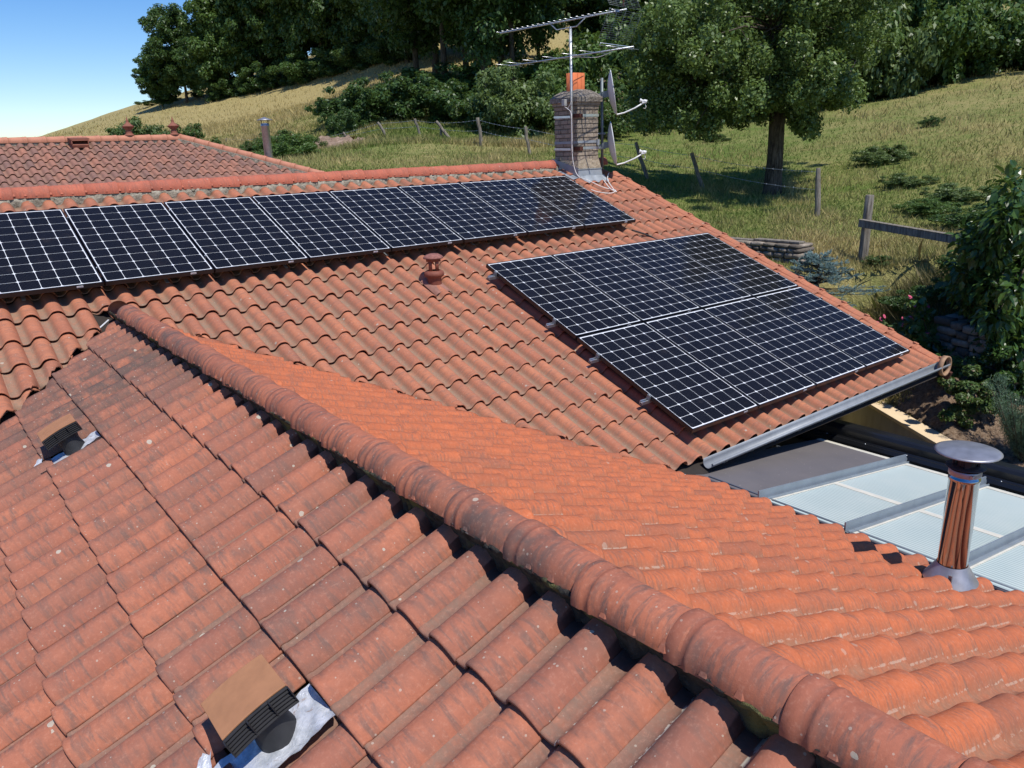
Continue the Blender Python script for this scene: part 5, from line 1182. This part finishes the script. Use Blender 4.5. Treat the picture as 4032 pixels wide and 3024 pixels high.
# ================================================================ FENCES
def post(par,base,top,r,name='fence_post'):
    g=random.Random(hash((round(base[0],2),round(top[1],2)))&0xffff); b=MB(); n=6; pts=[];rs=[]
    for i in range(n+1):
        t=i/n; p=Vector(base).lerp(Vector(top),t)+Vector((g.gauss(0,.012),g.gauss(0,.012),0)); pts.append(p); rs.append(r*(1.1-.2*t)*(1+g.gauss(0,.06)))
    b.tube(pts,rs,8); o=b.build(name,WOOD,None,.004); o.parent=par; o.matrix_parent_inverse=parent_world(par).inverted(); return o
def pp(px,py,r): return Vector(at_r(px,py,r))
FP=[((487,326,43),(488,299),.05),((615,335,37),(598,293),.055),((677,338,36),(650,306),.055),((757,334,35),(742,286),.05),((838,312,34),(817,264),.06),((910,299,33.5),(896,257),.055),((978,304,32.5),(942,262),.065),((955,305,32.6),(952,278),.06),((1040,320,30),(1033,254),.065),((1146,338,27),(1135,273),.055),((1402,385,24.5),(1374,307),.055),((1521,404,22.8),(1495,330),.058),((1765,476,18.4),(1768,363),.058)]
fen=empty('wire_fence',gpt(1040,317,30),'crooked wooden posts with sagging barbed wire along the bank behind the ridge','fence'); tops=[]
for (bx,by,r),(tx,ty),rad in FP:
    gb=gpt(bx,by,r); h=Vector((gb[0],gb[1],gb[2])); t=pp(tx,ty,r); post(fen,h-Vector((0,0,.15)),t,rad); tops.append((h,t))
seq=[0,1,2,3,4,5,6,8,9,10,11,12]
for lv in (.92,.55):
    for a_,b_ in zip(seq,seq[1:]):
        A1=tops[a_][0].lerp(tops[a_][1],lv); B1=tops[b_][0].lerp(tops[b_][1],lv); d=(B1-A1).length; P=[A1.lerp(B1,k/8)-Vector((0,0,.035*d*.4*(1-(2*k/8-1)**2))) for k in range(9)]
        b=MB(); b.tube(P,.0055,4,False)
        for k in range(int(d/.35)):
            q=A1.lerp(B1,(k+.5)/(d/.35)); q=q-Vector((0,0,.035*d*.4*(1-(2*(k+.5)/(d/.35)-1)**2))); b.tube([q-Vector((.012,.01,.018)),q+Vector((.012,.01,.018))],.004,3,False)
        o=b.build('barbed_wire',GALV,None); o.parent=fen; o.matrix_parent_inverse=parent_world(fen).inverted()
rf=empty('rail_fence',gpt(1860,568,16),'grey wooden post and long squared rail on the grass right of the roof','fence')
b=MB(); bs=Vector(gpt(1861,575,16)); tp_=pp(1879,421,16); d=(tp_-bs)
R_=d.to_track_quat('Z','Y').to_matrix(); b.tube([bs-Vector((0,0,.2)),bs.lerp(tp_,.3)+Vector((.01,0,0)),bs.lerp(tp_,.7),tp_],[.095,.088,.082,.078],7); o=b.build('fence_post',WOOD,None,.006); o.parent=rf; o.matrix_parent_inverse=parent_world(rf).inverted()
b=MB(); p0=pp(1858,482,15.9); p1=pp(2110,525,14.6); d=(p1-p0).normalized(); R_=Matrix((d,Vector((0,0,1)).cross(d).normalized(),d.cross(Vector((0,0,1)).cross(d)).normalized())).transposed()
b.box((p0+p1)/2,((p1-p0).length,.10,.13),R_); b.box((p0+p1)/2+Vector((0,0,.069)),((p1-p0).length,.12,.012),R_); o=b.build('fence_rail',WOOD,None,.006); o.parent=rf; o.matrix_parent_inverse=parent_world(rf).inverted()
post(rf,Vector(gpt(2150,600,14.4)),pp(2150,470,14.4),.08)
# ================================================================ DRY STONE WALL with planks, rough garden wall
STN=NT('rubble_stone',.92,.15); P=STN.obj(); oi=STN.uv('rnd'); s_=STN.n('SeparateXYZ',{0:oi}); c=STN.mix(s_.outputs[0],(.12,.10,.08),(.40,.34,.27)); c=STN.mix(STN.ramp(STN.noise(P,14,4,.7),.4,.7,0,.5),c,(.10,.085,.07)); STN.col(c); STN.bump(STN.noise(P,30,4),.8,.02); STN=STN.m
def rubble(name,pa,pb,thick,hgt,label,cat,seed,size=.20,plank=False,bottom=.3):
    g=np.random.default_rng(seed); pa=Vector(pa);pb=Vector(pb); d=(pb-pa); L=d.length; d.normalize(); nn=Vector((-d.y,d.x,0)).normalized(); root=empty(name,pa,label,cat)
    V=[];F=[];Rn=[]; bm0=bmesh.new(); bmesh.ops.create_icosphere(bm0,subdivisions=2,radius=1); vs0=np.array([v.co for v in bm0.verts]); fs0=[[v.index for v in f.verts] for f in bm0.faces]; bm0.free()
    z=-bottom; row=0
    while z<hgt-.02:
        h=min(g.uniform(.55,1.0)*size*.7,hgt-z+.02); x=-g.uniform(0,size*.5)
        while x<L:
            w_=g.uniform(.6,1.5)*size
            for side in (-1,1,0):
                if side==0 and x+w_<L-.02: continue
                c_=pa+d*min(max(x+w_/2,0),L-.03)+nn*(side*(thick/2-.05))+Vector((0,0,z+h/2)); v=np.sign(vs0)*np.abs(vs0)**.34; v=v*np.array([w_/2*.97,.10 if side else thick/2,h/2*.97])*(1+g.normal(0,.05,(len(v),1)))
                a=math.atan2(d.y,d.x); Rz=np.array([[math.cos(a),-math.sin(a),0],[math.sin(a),math.cos(a),0],[0,0,1]]); v=v@Rz.T+np.array(c_); b0=len(V); V+=v.tolist(); F+=[[i+b0 for i in f] for f in fs0]; r=g.random(); Rn+=[(r,g.random())]*len(v)
            x+=w_
        z+=h; row+=1
    me=mesh('stones',V,F,uv2=np.array(Rn),smooth=True); me.materials.append(STN); o=bpy.data.objects.new('stones',me); C.objects.link(o); o.parent=root; o.matrix_parent_inverse=parent_world(root).inverted()
    b=MB(); b.box((pa+pb)/2+Vector((0,0,(hgt-bottom)/2-.02)),(L-.06,thick-.14,hgt+bottom-.05),Matrix.Rotation(math.atan2(d.y,d.x),3,'Z')); o=b.build('core',DARK,None); o.parent=root; o.matrix_parent_inverse=parent_world(root).inverted()
    if plank:
        for (t0,t1,z_,off) in ((-.05,.80,.012,.03),(.45,.985,.045,-.03)):
            b=MB(); b.box(pa+d*(L*(t0+t1)/2)+nn*off+Vector((0,0,hgt+z_)),(L*(t1-t0),.20,.035),Matrix.Rotation(math.atan2(d.y,d.x),3,'Z')); o=b.build('plank',WOOD,None,.003); o.parent=root; o.matrix_parent_inverse=parent_world(root).inverted()
    return root
pb=at_r(1738,522,15.2); pa=at_r(1560,508,16.2); pb[2]-=.66; pa[2]=pb[2]
rubble('stone_wall',pa,pb,.42,.60,'low rubble stone wall capped with grey planks, peeking over the gable edge','wall',71,plank=True)
pa=gpt(2035,800,13.0); pb=gpt(2190,880,12.3); pa=(pa[0],pa[1],pa[2]-.05); pb=(pb[0],pb[1],pa[2]-.12)
rubble('garden_wall',pa,pb,.30,.42,'rough low stone garden wall in deep shade beyond the gutter end','wall',72,.24)
# ================================================================ GRASS
g=np.random.default_rng(99)
def blades(name,n,r0,r1,t0,t1,h,wd,seed,mat,k=1.0):
    g=np.random.default_rng(seed); r=1/np.sqrt(g.uniform(1/r1**2,1/r0**2,n)) if k==1 else g.uniform(r0,r1,n); th=np.radians(g.uniform(t0,t1,n)); x=r*np.sin(th); y=r*np.cos(th); z=ground(x,y); 
    o=(x-wa.x)*wn.x+(y-wa.y)*wn.y; ok=(z>-5.2)&~((o>.0)&(y<5.0)&(r<13.2))&~((((x-ep[0])/1.5)**2+((y-ep[1])/2.6)**2)<1.1); x,y,z,r=x[ok],y[ok],z[ok],r[ok]; n=len(x)
    dr=dryness(x,y); pn=np.sin(x*.7+1)*np.sin(y*.6)+.6*np.sin(x*1.9)*np.sin(y*2.3+1)+.4*np.sin(x*4.1)*np.sin(y*3.7); 
    hh=(h(r)*(.45+.9*g.random(n))*(1+.45*pn))[:,None].clip(.015,2); a=g.uniform(0,6.28,n); s=np.c_[np.cos(a),np.sin(a),np.zeros(n)]*(wd(r)*(.6+.8*g.random(n)))[:,None]
    p=np.c_[x,y,z-.01]; le=np.c_[g.normal(0,.45,n),g.normal(0,.45,n),np.ones(n)]
    V=np.stack([p-s,p+s,p+le*hh],1).reshape(-1,3); col=np.clip(dr+.35*(g.random(n)-.5)+.22*pn,0,1)
    me=mesh(name,V,np.arange(n*3).reshape(n,3),uv=np.repeat(np.c_[col,g.random(n)],3,0)); o=link(name,me,mat); tag(o,kind='stuff'); return o
N=NT('grass_blades',.8,.15); s=N.n('SeparateXYZ',{0:N.uv()}); gc=N.mix(s.outputs[1],(.095,.150,.028),(.200,.265,.065)); dc=N.mix(s.outputs[1],(.30,.24,.10),(.56,.46,.22)); c=N.mix(N.ramp(s.outputs[0],.25,.75),gc,dc); N.col(c)
tb=N.n('BsdfTranslucent',{0:c}); mx=N.n('MixShader',{0:.3,1:N.p.outputs[0],2:tb.outputs[0]}); N.t.links.new(mx.outputs[0],N.out.inputs[0]); GR=N.m
blades('grass',240000,12,48,14,76,lambda r:.05+.0028*r,lambda r:.0045+.00035*r,5,GR)
blades('meadow_grass',120000,30,160,6,42,lambda r:.12+.0016*r,lambda r:.010+.0003*r,6,GR)
